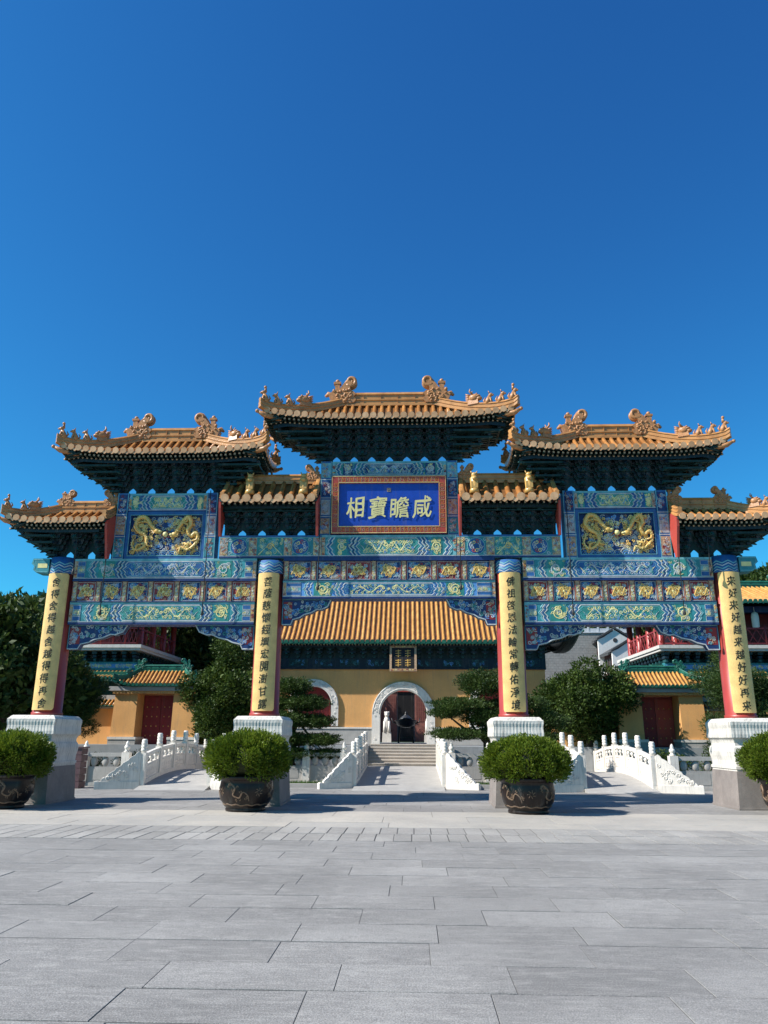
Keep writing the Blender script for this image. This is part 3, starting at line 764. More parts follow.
# ------------------------------------------------------------------ the gateway
GATE = thing('paifang_gateway', 'tall painted gateway with seven tiled roofs, blue name board and four yellow lettered columns', 'gateway')
COLX = (-8.82, -3.17, 3.17, 8.82)
def rect_loft(mb, prof, hx, hy, m=0, flute=0, zf=(0, 0), rnd=None, npx=36):
    """square tower: profile of (z, outward offset); draped flutes between zf"""
    per = []
    for i in range(npx): per.append((-hx+2*hx*i/npx, -hy, 0, -1))
    for i in range(npx): per.append((hx, -hy+2*hy*i/npx, 1, 0))
    for i in range(npx): per.append((hx-2*hx*i/npx, hy, 0, 1))
    for i in range(npx): per.append((-hx, hy-2*hy*i/npx, -1, 0))
    n = len(per); vs = []
    wob = [rnd.uniform(.5, 1.2) for _ in range(n)] if rnd else [1]*n
    for z, off in prof:
        k = 1 if zf[0] <= z <= zf[1] else 0
        for i, (x, y, nx_, ny_) in enumerate(per):
            fx = (hx+off)/hx; fy = (hy+off)/hy
            dz = k*flute*(.5+.5*sin(i*2*pi/3.2))*wob[i]
            vs.append((x*fx-nx_*dz, y*fy-ny_*dz, z))
    k = len(prof)
    fs = [(i*n+j, i*n+(j+1) % n, (i+1)*n+(j+1) % n, (i+1)*n+j) for i in range(k-1) for j in range(n)]
    fs += [tuple(range(n-1, -1, -1)), tuple(range((k-1)*n, k*n))]
    mb.add(vs, fs, m)
TEXTS = ('舍得舍得越舍越得得再舍', '菩薩慈懷經壇宏開澍甘露', '佛祖啓恩法輪常轉佑淨境', '来好来好越来越好好再来')
TABM = paint('yellow_gilt_tablet', (.74, .47, .165), .5, .22, 5, .4, 50, spec=.4)
COLM = paint('vermilion_lacquer', (.33, .038, .026), .4, .15, 3, .08, spec=.5)
rndp = random.Random(11)
for ci, cx in enumerate(COLX):
    inner = abs(cx) < 5
    pm = MB()
    rect_loft(pm, [(.86, -.03), (.90, -.03), (.905, -.01), (.97, -.01), (.975, -.035), (1.10, -.03), (1.20, -.01), (1.30, .0), (1.40, -.02), (1.44, -.05), (1.50, -.055), (1.56, -.04), (1.60, -.015),
                   (1.62, .012), (1.63, .018), (1.70, .020), (1.78, .010), (1.84, .008), (1.92, .022), (1.99, .020), (2.0, .01), (2.03, -.02), (2.05, -.03), (2.08, -.07)], .585, .80, 0, .007, (1.63, 1.985), rndp, 48)
    ped = pm.build('pedestal', MARBLEC, GATE, (cx, 0, 0))
    pl = MB(); rect_loft(pl, [(0, .05), (.05, .05), (.055, .035), (.80, -.01), (.86, -.015)], .58, .79, 0); pl.build('plinth', GRANITE, ped)
    cb = MB(); cb.lathe([(.385, 2.075), (.385, 2.16), (.36, 2.17), (.35, 4), (.345, 5.76)], 36, (0, 0, 0), 0)
    colo = cb.build('column', [COLM], GATE, (cx, 0, 0))
    top = 6.10 if inner else 6.20
    cap = MB(); cap.lathe([(.362, 5.755), (.366, 5.78), (.366, top)], 36, (0, 0, 0), BLUE)
    cap.tf = lambda x, y, z: ((.368-y)*sin(x), -(.368-y)*cos(x), z)
    for zc, cm, w in ((5.80, WHITE, .02), (5.87, LTEAL, .03), (5.95, WHITE, .03), (6.02, LTEAL, .03)):
        pts = []
        for i in range(97): pts.append((-pi+2*pi*i/96, zc+.035*(abs((i % 12)-6)/3-1)))
        vs_c = pts
        for i in range(96):
            (xa, za), (xb, zb) = pts[i], pts[i+1]
            cap.add([(xa, -.001, za-w/2), (xb, -.001, zb-w/2), (xb, -.001, zb+w/2), (xa, -.001, za+w/2)], [(0, 1, 2, 3)], cm)
    cap.tf = None
    cap.build('column_cap', PAL, colo)
    # curved tablet with its vertical line of characters
    tb = MB(); z0, z1 = 2.21, 5.745; hw = .78; n = 20; rr0, rr1 = .355, .41
    prof = []
    for i in range(n+1):
        a = -hw+2*hw*i/n; e = max(0, (abs(a)-hw+.16)/.16); c_ = .055*(1-sqrt(max(0, 1-e*e)))
        prof.append((a, z0+c_, z1-c_))
    vs = []
    for a, b0, b1 in prof:
        rf = rr1-.012*(1 if abs(a) > hw-.03 else 0)
        vs += [(rr0*sin(a), -rr0*cos(a), b0), (rf*sin(a), -rf*cos(a), b0), (rf*sin(a), -rf*cos(a), b1), (rr0*sin(a), -rr0*cos(a), b1)]
    fs = [(i*4+j, i*4+(j+1) % 4, (i+1)*4+(j+1) % 4, (i+1)*4+j) for i in range(n) for j in range(4)]+[(0, 1, 2, 3)[::-1], tuple(n*4+j for j in range(4))]
    tb.add(vs, fs, 0, False)
    to = tb.build('tablet', TABM, GATE, (cx, 0, 0))
    ib = MB(lambda x, y, z: ((rr1+.004-y)*sin(x/rr1), -(rr1+.004-y)*cos(x/rr1), z))
    for i, ch in enumerate(TEXTS[ci]):
        put_text(ib, ch, .01*sin(i*2.1), 5.50-i*.3120, .22, .24, 0, 0, .05, .12, .009)
    ib.build('inscription', PAL[BLACK], to)
for sg in (-1, 1):      # painted beam ends that stick out past the outer columns
    mb = MB(); x0, x1 = sorted((sg*9.17, sg*9.62))
    mb.prism([(sg*9.17, 5.78), (sg*9.17, 6.19), (sg*9.62, 6.19), (sg*9.66, 6.05), (sg*9.58, 5.98), (sg*9.60, 5.88), (sg*9.50, 5.80)], -.20, .20, 'y', TEAL)
    for yy in (-.20,):
        mb.box(*sorted((sg*9.22, sg*9.48)), yy-.006, yy, 5.93, 6.05, YEL)
        mb.ribbon([(sg*9.19, 6.16), (sg*9.6, 6.16), (sg*9.62, 6.05), (sg*9.55, 5.98), (sg*9.57, 5.88), (sg*9.48, 5.82), (sg*9.19, 5.82)], .02, yy, .006, LTEAL)
    mb.build('beam_end', PAL, GATE)

# beams, carved panels, corner brackets
BX = {}
for sg in (-1, 1):
    xa, xb = sorted((sg*3.53, sg*8.46))
    painted_beam(GATE, xa, xb, 4.42, 4.99, -.22, .22, TEAL, GREEN, YEL, 20+sg)
    painted_beam(GATE, xa, xb, 5.585, 6.17, -.22, .22, TEAL, BLUE, WHITE, 30+sg)
    core = MB(); core.box(xa, xb, -.05, .05, 4.992, 5.583, DKGREEN)
    core.box(xa, xb, -.24, .24, 4.40, 4.418, NAVY); core.box(xa, xb, -.25, .25, 5.555, 5.583, NAVY); core.box(xa, xb, -.25, .25, 4.993, 5.01, NAVY)
    core.build('panel_backing', PAL, GATE)
    queti(GATE, sg*3.535, sg, 4.398, -.10, .10, 1.55, .62, 40+sg)
    queti(GATE, sg*8.455, -sg, 4.398, -.10, .10, 1.55, .62, 50+sg)
    BX[sg] = [(xa+(xb-xa)*(i+.5)/7) for i in range(7)]
painted_beam(GATE, -2.80, 2.80, 5.10, 5.565, -.22, .22, SKYB, BLUE, YEL, 61)
painted_beam(GATE, -1.80, 1.80, 6.175, 6.80, -.24, .24, TEAL, GREEN, YEL, 62)
def medallion_beam(x0, x1, z0, z1, y0, y1, seed):
    rnd = random.Random(seed); mb = MB(); mb.box(x0, x1, y0, y1, z0, z1, TEAL); L = x1-x0; a0, a1 = z0+.07, z1-.07
    for side in (0, 1):
        if side: mb.tf = lambda x, y, z: (x, y0+y1-y, z)
        y = y0
        mb.box(x0, x1, y-.004, y, z0+.002, z0+.05, NAVY); mb.box(x0, x1, y-.004, y, z1-.05, z1-.002, BLUE); mb.box(x0, x1, y-.006, y, z0+.05, z0+.066, WHITE); mb.box(x0, x1, y-.006, y, z1-.066, z1-.05, LTEAL)
        for f in (.0, .285, .63, .915):
            xa = x0+L*f+.01; xb = xa+L*.085-.02; mb.box(xa, xb, y-.006, y, a0, a1, BEIGE); curls(mb, xa, xb, a0, a1, y-.006, 34, .02, .045, (WHITE, SHRED, WHITE, TEAL, YEL), rnd, .014)
        for f in (.19, .815-.02):
            c = x0+L*f; r = (a1-a0)*.47; zm = (z0+z1)/2
            mb.prism([(c+r*cos(t*pi/12), zm+r*sin(t*pi/12)) for t in range(24)], y-.006, y, 'y', BLUE); mb.ribbon([(c+r*cos(t*pi/12), zm+r*sin(t*pi/12)) for t in range(25)], .02, y-.006, .006, LTEAL)
            for k in range(9): mb.ribbon(spiral(c+r*.55*cos(k*.7), zm+r*.55*sin(k*.7), r*.28, 1.2, 1 if k % 2 else -1, k, 9), .024, y-.007, .008, (WHITE, WHITE, SHRED, YEL)[k % 4])
            for sg in (-1, 1):
                for sz in (-1, 1): mb.ribbon(spiral(c+sg*r*1.05, zm+sz*r*.8, .06, 1.2, sg*sz, 0, 9), .018, y, .006, WHITE)
        xa, xb = x0+L*.375, x0+L*.625; mb.box(xa, xb, y-.005, y, a0, a1, GREEN); curls(mb, xa, xb, a0, a1, y-.005, 70, .03, .06, (LTEAL, YEL, LTEAL, TEAL), rnd, .016)
        c = (xa+xb)/2; zm = (z0+z1)/2
        mb.ribbon([(xa+.03, a0+.02), (c, zm+.1), (xb-.03, a0+.02)], .03, y-.006, .008, YEL); mb.ribbon(spiral(c, zm, .1, 1.5, 1, 0), .03, y-.007, .012, GOLD)
    mb.tf = None; mb.build('painted_beam', PAL, GATE)
medallion_beam(-4.56, -1.802, 6.175, 6.80, -.235, .235, 63); medallion_beam(1.802, 4.56, 6.175, 6.80, -.235, .235, 64)
bk = MB(); bk.box(-1.575, 1.575, .02, .12, 6.803, 8.466, NAVY); bk.build('board_backing', PAL, GATE)
core = MB(); core.box(-2.8, 2.8, -.05, .05, 5.567, 6.098, DKGREEN); core.box(-2.8, 2.8, -.25, .25, 5.08, 5.098, NAVY); core.box(-2.8, 2.8, -.25, .25, 6.10, 6.172, NAVY)
core.box(-2.8, 2.8, -.25, .25, 5.567, 5.582, NAVY); core.build('panel_backing', PAL, GATE)
queti(GATE, -2.805, 1, 5.078, -.10, .10, 1.28, .66, 71); queti(GATE, 2.805, -1, 5.078, -.10, .10, 1.28, .66, 72)
BX[0] = [(-2.8+5.6*(i+.5)/7) for i in range(7)]
pm_ = {}
for key, xs in BX.items():
    w = 5.6/7 if key == 0 else 4.93/7
    z = 5.585 if key == 0 else 5.013; hh = .51 if key == 0 else .54
    for i, x in enumerate(xs):
        s = (i*2+abs(key)) % 3
        if (s, key == 0) not in pm_: pm_[(s, key == 0)] = panel_mesh(w-.15, hh, .35, s).build('carved_panel', PAL, GATE, (x, 0, z))
        else: dup(pm_[(s, key == 0)], GATE, (x, 0, z))
    pb = MB(); rp = random.Random(5)
    pb.box(-.07, .07, -.20, .20, 0, hh-.002, BEIGE)
    for sd in (1, -1):
        if sd < 0: pb.tf = lambda x, y, z: (x, -y, z)
        pb.ribbon([(-.06, .02), (-.06, hh-.02)], .014, -.20, .006, RED); pb.ribbon([(.06, .02), (.06, hh-.02)], .014, -.20, .006, RED)
        curls(pb, -.055, .055, .03, hh-.03, -.20, 26, .014, .028, (WHITE, SHRED, YEL, WHITE, TEAL), rp, .011)
        pb.blob((0, -.202, hh/2), (.022, .012, .022), WHITE, 7, 4)
    first = None
    x0 = xs[0]-w/2; 
    for i in range(8):
        x = x0+w*i
        if i == 0: x += .07
        if i == 7: x -= .07
        if first is None: first = pb.build('panel_post', PAL, GATE, (x, 0, z))
        else: dup(first, GATE, (x, 0, z))

# upper posts and the panels between them
for sg in (-1, 1):
    painted_post(GATE, sg*1.73, .30, 6.802, 8.92, -.20, .20, 80+sg)
    for k, xx in enumerate((4.85, 7.33)): painted_post(GATE, sg*xx, .30, 6.805 if False else 6.175, 8.03, -.20, .20, 84+sg+k*5)
painted_beam(GATE, -1.575, 1.575, 8.47, 8.92, -.18, .18, GREEN, NAVY, WHITE, 90)
def dragon_panel(parent, cx, w, z0, z1, seed):
    rnd = random.Random(seed); mb = MB(); h = z1-z0; y = -.08
    mb.box(cx-w/2, cx+w/2, y, .08, z0, z1, NAVY)
    for (a, b, c_, d_) in ((cx-w/2, cx+w/2, z0, z0+.10), (cx-w/2, cx+w/2, z1-.10, z1), (cx-w/2, cx-w/2+.10, z0+.1, z1-.1), (cx+w/2-.10, cx+w/2, z0+.1, z1-.1)):
        mb.box(a, b, y-.09, y-.001, c_, d_, BLUE)
    fr = [(cx-w/2+.09, z0+.09), (cx+w/2-.09, z0+.09), (cx+w/2-.09, z1-.09), (cx-w/2+.09, z1-.09), (cx-w/2+.09, z0+.09)]
    mb.ribbon(fr, .022, y-.090, .008, LTEAL)
    xa, xb, za, zb = cx-w/2+.11, cx+w/2-.11, z0+.11, z1-.11
    curls(mb, xa, xb, za, zb, y-.004, 300, .03, .07, (WHITE, WHITE, SKYB, WHITE, GOLD, BEIGE, WHITE, YEL), rnd, .022)
    for k in range(9):      # waves along the foot
        xx = xa+(xb-xa)*(k+.5)/9; q = rnd.uniform(.10, .17)
        for rr in (q, q*.66, q*.33):
            mb.ribbon([(xx+rr*cos(t*pi/10), za+rr*sin(t*pi/10)*1.1) for t in range(11)], .022, y-.01, .012, WHITE if rr == q else SKYB)
    o = mb.build('dragon_panel', PAL, parent)
    for sg in (-1, 1):
        db = MB(); yy = y-.075
        L0 = [(-.24, .10), (-.40, .22), (-.55, .40), (-.74, .42), (-.84, .24), (-.72, .08), (-.56, .0), (-.50, -.16), (-.62, -.30), (-.80, -.34), (-.90, -.22), (-.86, -.08)]
        if sg > 0: L0 = [(-.26, .02), (-.38, .18), (-.50, .36), (-.64, .42), (-.70, .26), (-.62, .12), (-.72, -.02), (-.86, .06), (-.92, -.10), (-.80, -.26), (-.62, -.34), (-.46, -.30), (-.40, -.42)]
        sc = (w-.24)/1.95; sz = (h-.30)/.86
        pts = cr([(cx-sg*a*sc*-1 if False else cx+(a*sc if sg < 0 else -a*sc), yy-.02*(i % 2), (z0+z1)/2+b*sz) for i, (a, b) in enumerate(L0)], 6)
        n = len(pts); rad = [.040+.026*sin(min(1, i/(n*.25))*pi/2)-.050*(i/n)**2 for i in range(n)]
        db.tube(pts, [max(.012, r) for r in rad], 9, GOLD)
        for i in range(4, n-2, 2):      # back fins
            p = Vector(pts[i]); t = Vector(pts[i+1])-p; nrm = Vector((-t.z, 0, t.x)).normalized()
            db.tube([tuple(p), tuple(p+nrm*(rad[i]+.035)-t*.3)], [.022, .003], 4, YEL)
        hp = Vector(pts[0]); dx = 1 if sg < 0 else -1
        db.blob(tuple(hp), (.095, .06, .075), GOLD); db.blob(tuple(hp+Vector((dx*.09, -.01, -.01))), (.06, .045, .035), YEL); db.blob(tuple(hp+Vector((dx*.07, -.01, -.06))), (.05, .03, .02), GOLD)
        for k in (-.01, .03):
            db.tube([tuple(hp+Vector((-dx*.03, -.02, .06))), tuple(hp+Vector((-dx*.12, -.03, .11+k*2))), tuple(hp+Vector((-dx*.20, -.03, .10+k*3)))], [.018, .012, .004], 5, YEL)
        for k in range(5):
            a = 2.2+k*.45; db.tube([tuple(hp+Vector((-dx*.04, -.02, 0))), tuple(hp+Vector((dx*cos(a)*.16, -.04, sin(a)*.15)))], [.022, .004], 4, GOLD)
        for f, bend in ((.22, 1), (.40, -1), (.62, 1), (.80, -1)):       # legs and claws
            p = Vector(pts[int(n*f)]); k1 = p+Vector((dx*.02, -.02, -.13*bend)); k2 = k1+Vector((dx*.12, -.01, -.03*bend))
            db.tube([tuple(p), tuple(k1), tuple(k2)], [.038, .03, .02], 6, GOLD)
            for q in (-.5, 0, .5): db.tube([tuple(k2), tuple(k2+Vector((dx*.06*cos(q), -.01, .06*sin(q))))], [.013, .003], 4, YEL)
        rr = random.Random(seed+sg*7)
        for i in range(2, n-2):
            p = Vector(pts[i])
            for k in range(1): db.blob((p.x+rr.uniform(-.6, .6)*rad[i], p.y-rad[i]*.85, p.z+rr.uniform(-.6, .6)*rad[i]), (.016, .010, .016), YEL, 5, 3)
        for k in range(80):
            i = rr.randrange(2, n-2); p = Vector(pts[i]); a = rr.random()*6.28; q = rr.uniform(.08, .24)
            cx2, cz2 = p.x+q*cos(a), p.z+q*sin(a)
            if not (cx-w/2+.16 < cx2 < cx+w/2-.16 and z0+.16 < cz2 < z1-.16): continue
            db.tube([(u, yy+.02, v) for u, v in spiral(cx2, cz2, rr.uniform(.035, .075), 1.3, rr.choice((-1, 1)), a+pi, 9)], [.014]*9+[.006], 5, GOLD if k % 3 else YEL)
        db.build('gilt_dragon', PAL, o)
    pb = MB(); pb.blob((cx, y-.07, (z0+z1)/2+.03), (.075, .06, .075), YEL, 12, 8)
    for k in range(6):
        a = k*pi/3; pb.tube([(cx+.07*cos(a), y-.05, (z0+z1)/2+.03+.07*sin(a)), (cx+.15*cos(a+.4), y-.05, (z0+z1)/2+.03+.15*sin(a+.4))], [.025, .004], 5, SHRED)
    pb.build('gilt_pearl', PAL, o)
for sg in (-1, 1):
    dragon_panel(GATE, sg*6.09, 2.17, 6.175, 7.50, 100+sg)
    painted_beam(GATE, sg*6.09-1.085, sg*6.09+1.085, 7.503, 8.03, -.16, .16, BLUE, GREEN, YEL, 104+sg)

# name board, tilted forward
PW, PZ0, PZ1 = 1.55, 6.83, 8.42
tilt = .06
def pt(x, y, z): return (x, -.235+y-(z-PZ0)*tilt, z)
nb = MB(pt); fw = .20
nb.box(-PW, PW, -.02, .04, PZ0, PZ1, ROYAL)
for (a, b, c_, d_) in ((-PW, PW, PZ0, PZ0+fw), (-PW, PW, PZ1-fw, PZ1), (-PW, -PW+fw, PZ0+fw, PZ1-fw), (PW-fw, PW, PZ0+fw, PZ1-fw)):
    nb.box(a, b, -.075, -.021, c_, d_, BRICK)
for q, cm in ((.012, YEL), (fw-.012, YEL)):
    nb.ribbon([(-PW+q, PZ0+q), (PW-q, PZ0+q), (PW-q, PZ1-q), (-PW+q, PZ1-q), (-PW+q, PZ0+q)], .018, -.075, .007, cm)
def meander(x0, z0, horizontal, n, st, hh, flip):
    pts = []
    for i in range(n):
        u = i*st
        seq = [(0, 0), (0, 1), (.78, 1), (.78, .28), (.34, .28), (.34, .62), (.56, .62)]
        nb_pts = [(u+a*st, b*hh) for a, b in seq]
        q = [(x0+a, z0+(hh-b if flip else b)) if horizontal else (x0+(hh-b if flip else b), z0+a) for a, b in nb_pts]
        nb.ribbon(q, .013, -.075, .006, ORANGE if i % 2 else BEIGE)
n1 = 26; meander(-PW+fw*.9, PZ0+.035, True, n1, (2*PW-fw*1.8)/n1, fw-.07, False); meander(-PW+fw*.9, PZ1-fw+.035, True, n1, (2*PW-fw*1.8)/n1, fw-.07, True)
n2 = 10; meander(-PW+.035, PZ0+fw*.9, False, n2, (PZ1-PZ0-fw*1.8)/n2, fw-.07, False); meander(PW-fw+.035, PZ0+fw*.9, False, n2, (PZ1-PZ0-fw*1.8)/n2, fw-.07, True)
NAMEB = nb.build('name_board', PAL, GATE)
tb = MB(pt)
for i, ch in enumerate('相寶瞻咸'):
    put_text(tb, ch, -.90+i*.60, 7.55, .50, .58, -.045, YEL, .06, .10, .015)
tb.box(-.05, .05, -.03, -.02, 7.99, 8.09, BEIGE); tb.ribbon([(-.03, 8.01), (.03, 8.01), (.03, 8.07), (-.03, 8.07), (-.03, 8.01)], .012, -.03, .004, NAVY)
tb.ribbon([(-.015, 8.02), (.015, 8.04), (-.015, 8.06)], .01, -.03, .004, NAVY)
tb.build('board_lettering', PAL, NAMEB)

# roofs and their bracket rows
def sp_(a, b, n): return [a+(b-a)*i/(n-1) for i in range(n)]
# middle
bracket_row(GATE, sp_(-1.72, 1.72, 8), 8.922,   .88, .57, 5, .40, 1.30, 1.30, x0=-1.75, x1=1.75)
make_roof(GATE, 0, 0, 9.96, 10.66, 3.42, 1.22, .93, .20, sp=.205, k=.98, ridge_h=.44, hip_h=.28, conc=1.5)
for sg in (-1, 1):
    cx = sg*6.15
    bracket_row(GATE, sp_(sg*6.08-1.36, sg*6.08+1.36, 6), 8.032, .82, .55, 5, .44, 1.15, 1.15, x0=sg*6.08-1.4, x1=sg*6.08+1.4)
    make_roof(GATE, cx, 0, 9.00, 9.62, 2.80, .86, .90, .18, sp=.20, k=.92, ridge_h=.44, hip_h=.27, conc=1.5)
    # outer small roof, hipped at its free end
    cx = sg*8.86; xin = 7.52
    bracket_row(GATE, [sg*9.02, sg*8.42, sg*7.82] if sg < 0 else [7.82, 8.42, 9.02], 6.22, .66, .50, 4, .44, *((.85, 0) if sg < 0 else (0, .85)), x0=min(sg*7.5, sg*9.1), x1=max(sg*7.5, sg*9.1))
    make_roof(GATE, cx, 0, 7.08, 7.54, 1.36, .22, .84, .13, conc=1.4, hipL=(sg < 0), hipR=(sg > 0), sp=.20, k=.80, ridge_h=.36, hip_h=.25, figs=2, chi=False, name='roof')
    # inner small roof between the middle and the wing
    cx = sg*3.20
    bracket_row(GATE, sp_(cx-1.08, cx+1.08, 5), 6.802, .66, .48, 4, .44, x0=cx-1.3, x1=cx+1.3)
    make_roof(GATE, cx, 0, 7.66, 8.34, 1.30, 1.3, .80, .02, conc=1.25, hipL=False, hipR=False, sp=.262, k=.75, ridge_h=.30, chi=False, hip_h=.18)
# ridge dragons and gable boards of the small roofs
for sg in (-1, 1):
    put_orn('ridge_dragon', .72, TERRA, GATE, (sg*8.98, 0, 7.70), 0 if sg < 0 else pi).name = 'ridge_dragon'
    put_orn('ridge_dragon', .72, TERRA, GATE, (sg*7.72, 0, 7.70), pi if sg < 0 else 0)
    put_orn('ridge_dragon', .70, TERRA, GATE, (sg*2.12, 0, 8.42), pi if sg < 0 else 0)
    for xx in (2.30, 3.76):
        ob = MB(); ob.tube([(0, 0, 0), (0, 0, .12), (0, 0, .14), (0, 0, .42), (0, 0, .50)], [.14, .12, .10, .12, .06], 10, 0); ob.blob((0, 0, .52), (.08, .08, .08), 0); ob.tube([(-.05, 0, .56), (-.09, 0, .64)], [.03, .01], 5); ob.tube([(.05, 0, .56), (.09, 0, .64)], [.03, .01], 5); ob.blob((0, -.10, .40), (.07, .06, .06), 0)
        ob.box(-.09, .09, -.10, -.06, .14, .32, 0)
        ob.build('ridge_end_tile', GOLDG, GATE, (sg*xx, -.52, 7.86))
    for xs, zt, zb, d in (((4.50, 1.90), 7.62, 6.72, .74), ((7.50,), 7.05, 6.12, .78)):
        for x in xs:
            gb = MB(); x0, x1 = sg*x-.03, sg*x+.03
            for sy in (-1, 1):
                gb.prism([(sy*d, zt+.04), (sy*.30, zt+.30), (sy*.10, zt+.30), (sy*.10, zt-.02), (sy*.42, zb), (sy*.55, zb-.02), (sy*.62, zb+.30), (sy*(d-.02), zt-.18)], x0, x1, 'x', RED if False else SHRED)
            gb.build('gable_board', PAL, GATE)

# thin cables hanging in front of the gate, each with a small weight
cab = None
CABM = paint('dark_cable', (.03, .03, .032), .6, .1)
for x, zt, zb, where in ((-8.36, 7.0, 5.70, 'leftmost short cable, under the left outer eave'), (-7.52, 7.15, 4.62, 'long cable on the left side of the left bay'), (-4.83, 8.0, 4.62, 'long cable on the right side of the left bay'),
                  (-1.84, 7.6, 5.28, 'cable just left of the blue name board'), (1.88, 7.6, 5.28, 'cable just right of the blue name board'),
                  (4.72, 8.0, 4.62, 'long cable on the left side of the right bay'), (7.52, 7.15, 4.62, 'long cable on the right side of the right bay'), (8.30, 7.0, 5.70, 'rightmost short cable, under the right outer eave')):
    cbm = MB(); cbm.tube([(0, 0, zt-zb), (.005, 0, (zt-zb)*.5), (0, 0, .12)], .013, 5, 0); cbm.tube([(0, 0, .16), (0, 0, .08), (0, 0, 0), (0, 0, -.03)], [.012, .035, .045, .01], 7, 0)
    o = cbm.build('hanging_cable', CABM, None, (x, -.50, zb)); tag(o, 'thin dark '+where, 'cable', 'dark cables hanging in front of the gate')
# ------------------------------------------------------------------ potted shrubs
POTM = paint('brown_black_glaze', (.014, .008, .0065), .36, .4, 5, .2, 30, spec=.3)
POTR = paint('worn_gilt_relief', (.19, .12, .075), .6, .5, 20, .3)
def shrub_pot(loc, label, seed, rz):
    rnd = random.Random(seed)
    t = thing('potted_shrub', label, 'potted shrub', loc, rz, 'shrubs in glazed pots before the gate columns')
    prof = [(.38, 0), (.44, .0), (.45, .05), (.43, .075), (.47, .10), (.545, .22), (.585, .36), (.60, .48), (.585, .58), (.575, .64), (.60, .67), (.64, .69), (.645, .73), (.63, .755), (.585, .755), (.57, .70)]
    pb = MB(); pb.lathe(prof, 44); pot = pb.build('pot', POTM, t)
    def rp(z):
        for (r0, z0), (r1, z1) in zip(prof[4:], prof[5:]):
            if z0 <= z <= z1: return r0+(r1-r0)*(z-z0)/max(1e-6, z1-z0)
        return .6
    rb = MB(lambda x, y, z: ((rp(z)+.001-y)*sin(x/.58), -(rp(z)+.001-y)*cos(x/.58), z))
    for c0 in range(4):
        xo = -.58+c0*.91
        pts = cr([(xo-.26, 0, .52), (xo-.20, 0, .60), (xo-.08, 0, .50), (xo-.12, 0, .36), (xo+.02, 0, .30), (xo+.10, 0, .42), (xo+.20, 0, .36), (xo+.24, 0, .24)], 6)
        rb.ribbon([(p[0], p[2]) for p in pts], [.05*(1-.6*i/len(pts)) for i in range(len(pts))], 0, .018, 0)
        for k in range(9):
            p = pts[int(len(pts)*(k+.5)/9)]; a = rnd.random()*6.28
            rb.ribbon(spiral(p[0]+.06*cos(a), max(.14, min(.62, p[2]+.06*sin(a))), .035, 1, 1, a, 7), .018, 0, .012, 0)
        for k in range(7):
            a = k*2*pi/7; xx = xo+.45; rb.ribbon([(xx+.03*cos(a), .42+.03*sin(a)), (xx+.09*cos(a+.5), .42+.09*sin(a+.5))], .015, 0, .008, 0)
    wav = [(-1.8+3.6*i/60, .15+.012*sin(i*1.4)) for i in range(61)]
    rb.ribbon(wav, .03, 0, .010, 0)
    rb.build('pot_relief', POTR, pot)
    so_ = MB(); so_.lathe([(.56, .68), (.3, .72), (.02, .73)], 20); so_.build('soil', paint('potting_soil', (.03, .022, .015), .95), t)
    # stems, then dense upright sprays bundled in tufts
    st = MB()
    for k in range(14):
        a = k*2*pi/14+rnd.random()*.4; q = rnd.uniform(.3, .8); st.tube(cr([(0, 0, .66), (.25*cos(a)*q, .25*sin(a)*q, .82), (.75*cos(a)*q, .75*sin(a)*q, 1.12)], 3), [.035-.003*i for i in range(7)], 5)
    st.build('stem', BARK, t)
    fb = MB(); V = fb.v; F = fb.f
    for k in range(125):      # lumps of fine upright sprays
        z = -.66+1.66*(k+.5)/125; a = k*2.39996+rnd.uniform(-.25, .25); q = sqrt(max(0, 1-z*z))
        d = Vector((q*cos(a), q*sin(a), z)); rr = rnd.uniform(.78, .94)*(1+.09*noise.noise(d*1.8+Vector((seed*3.7, 0, 0))))
        c = Vector((d.x*rr*.96, d.y*rr*.96, 1.10+d.z*(.50 if z > 0 else .47)*rr)); lr = rnd.uniform(.13, .215)
        for m_ in range(300):
            e = Vector((rnd.gauss(0, 1), rnd.gauss(0, 1), rnd.gauss(0, 1))).normalized(); kk = rnd.random()**.33
            p = c+e*lr*kk
            dd = (e*.6+d*.5+Vector((rnd.gauss(0, .35), rnd.gauss(0, .35), .55+rnd.gauss(0, .3)))).normalized()
            L_ = rnd.uniform(.04, .08); b = dd.cross(Vector((rnd.gauss(0, 1), rnd.gauss(0, 1), rnd.gauss(0, 1)))).normalized()*L_*.22; o = len(V)
            V += [tuple(p-b*.4), tuple(p+dd*L_*.5+b), tuple(p+dd*L_), tuple(p+dd*L_*.5-b)]; F.append([o, o+1, o+2, o+3]); fb.m.append(0); fb.s.append(False)
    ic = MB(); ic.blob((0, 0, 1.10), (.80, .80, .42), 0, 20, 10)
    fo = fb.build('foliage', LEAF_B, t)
    ic.build('dark_core', paint('painted_inner_shade', (.03, .035, .012), .95, .5, 12), t)  # solid core; the shade inside the foliage is put into its dark colour
    return t
for i, (x, y, lab) in enumerate(((-8.72, -1.82, 'rounded green shrub in a brown glazed pot before the column at the far left'),
                               (-3.14, -1.92, 'rounded green shrub in a brown glazed pot before the column left of the arch'),
                               (3.16, -1.92, 'rounded green shrub in a brown glazed pot before the column right of the arch'),
                               (8.95, -1.86, 'rounded green shrub in a brown glazed pot before the column at the far right'))):
    t = shrub_pot((x, y, .003), lab, 200+i, .9*i)
    for ch in t.children:
        if ch.name.startswith(('foliage', 'dark_core')): ch.scale = ((1, 1, 1), (1.03, .98, 1.02), (1.0, 1.04, .97), (.97, 1, 1.03))[i]

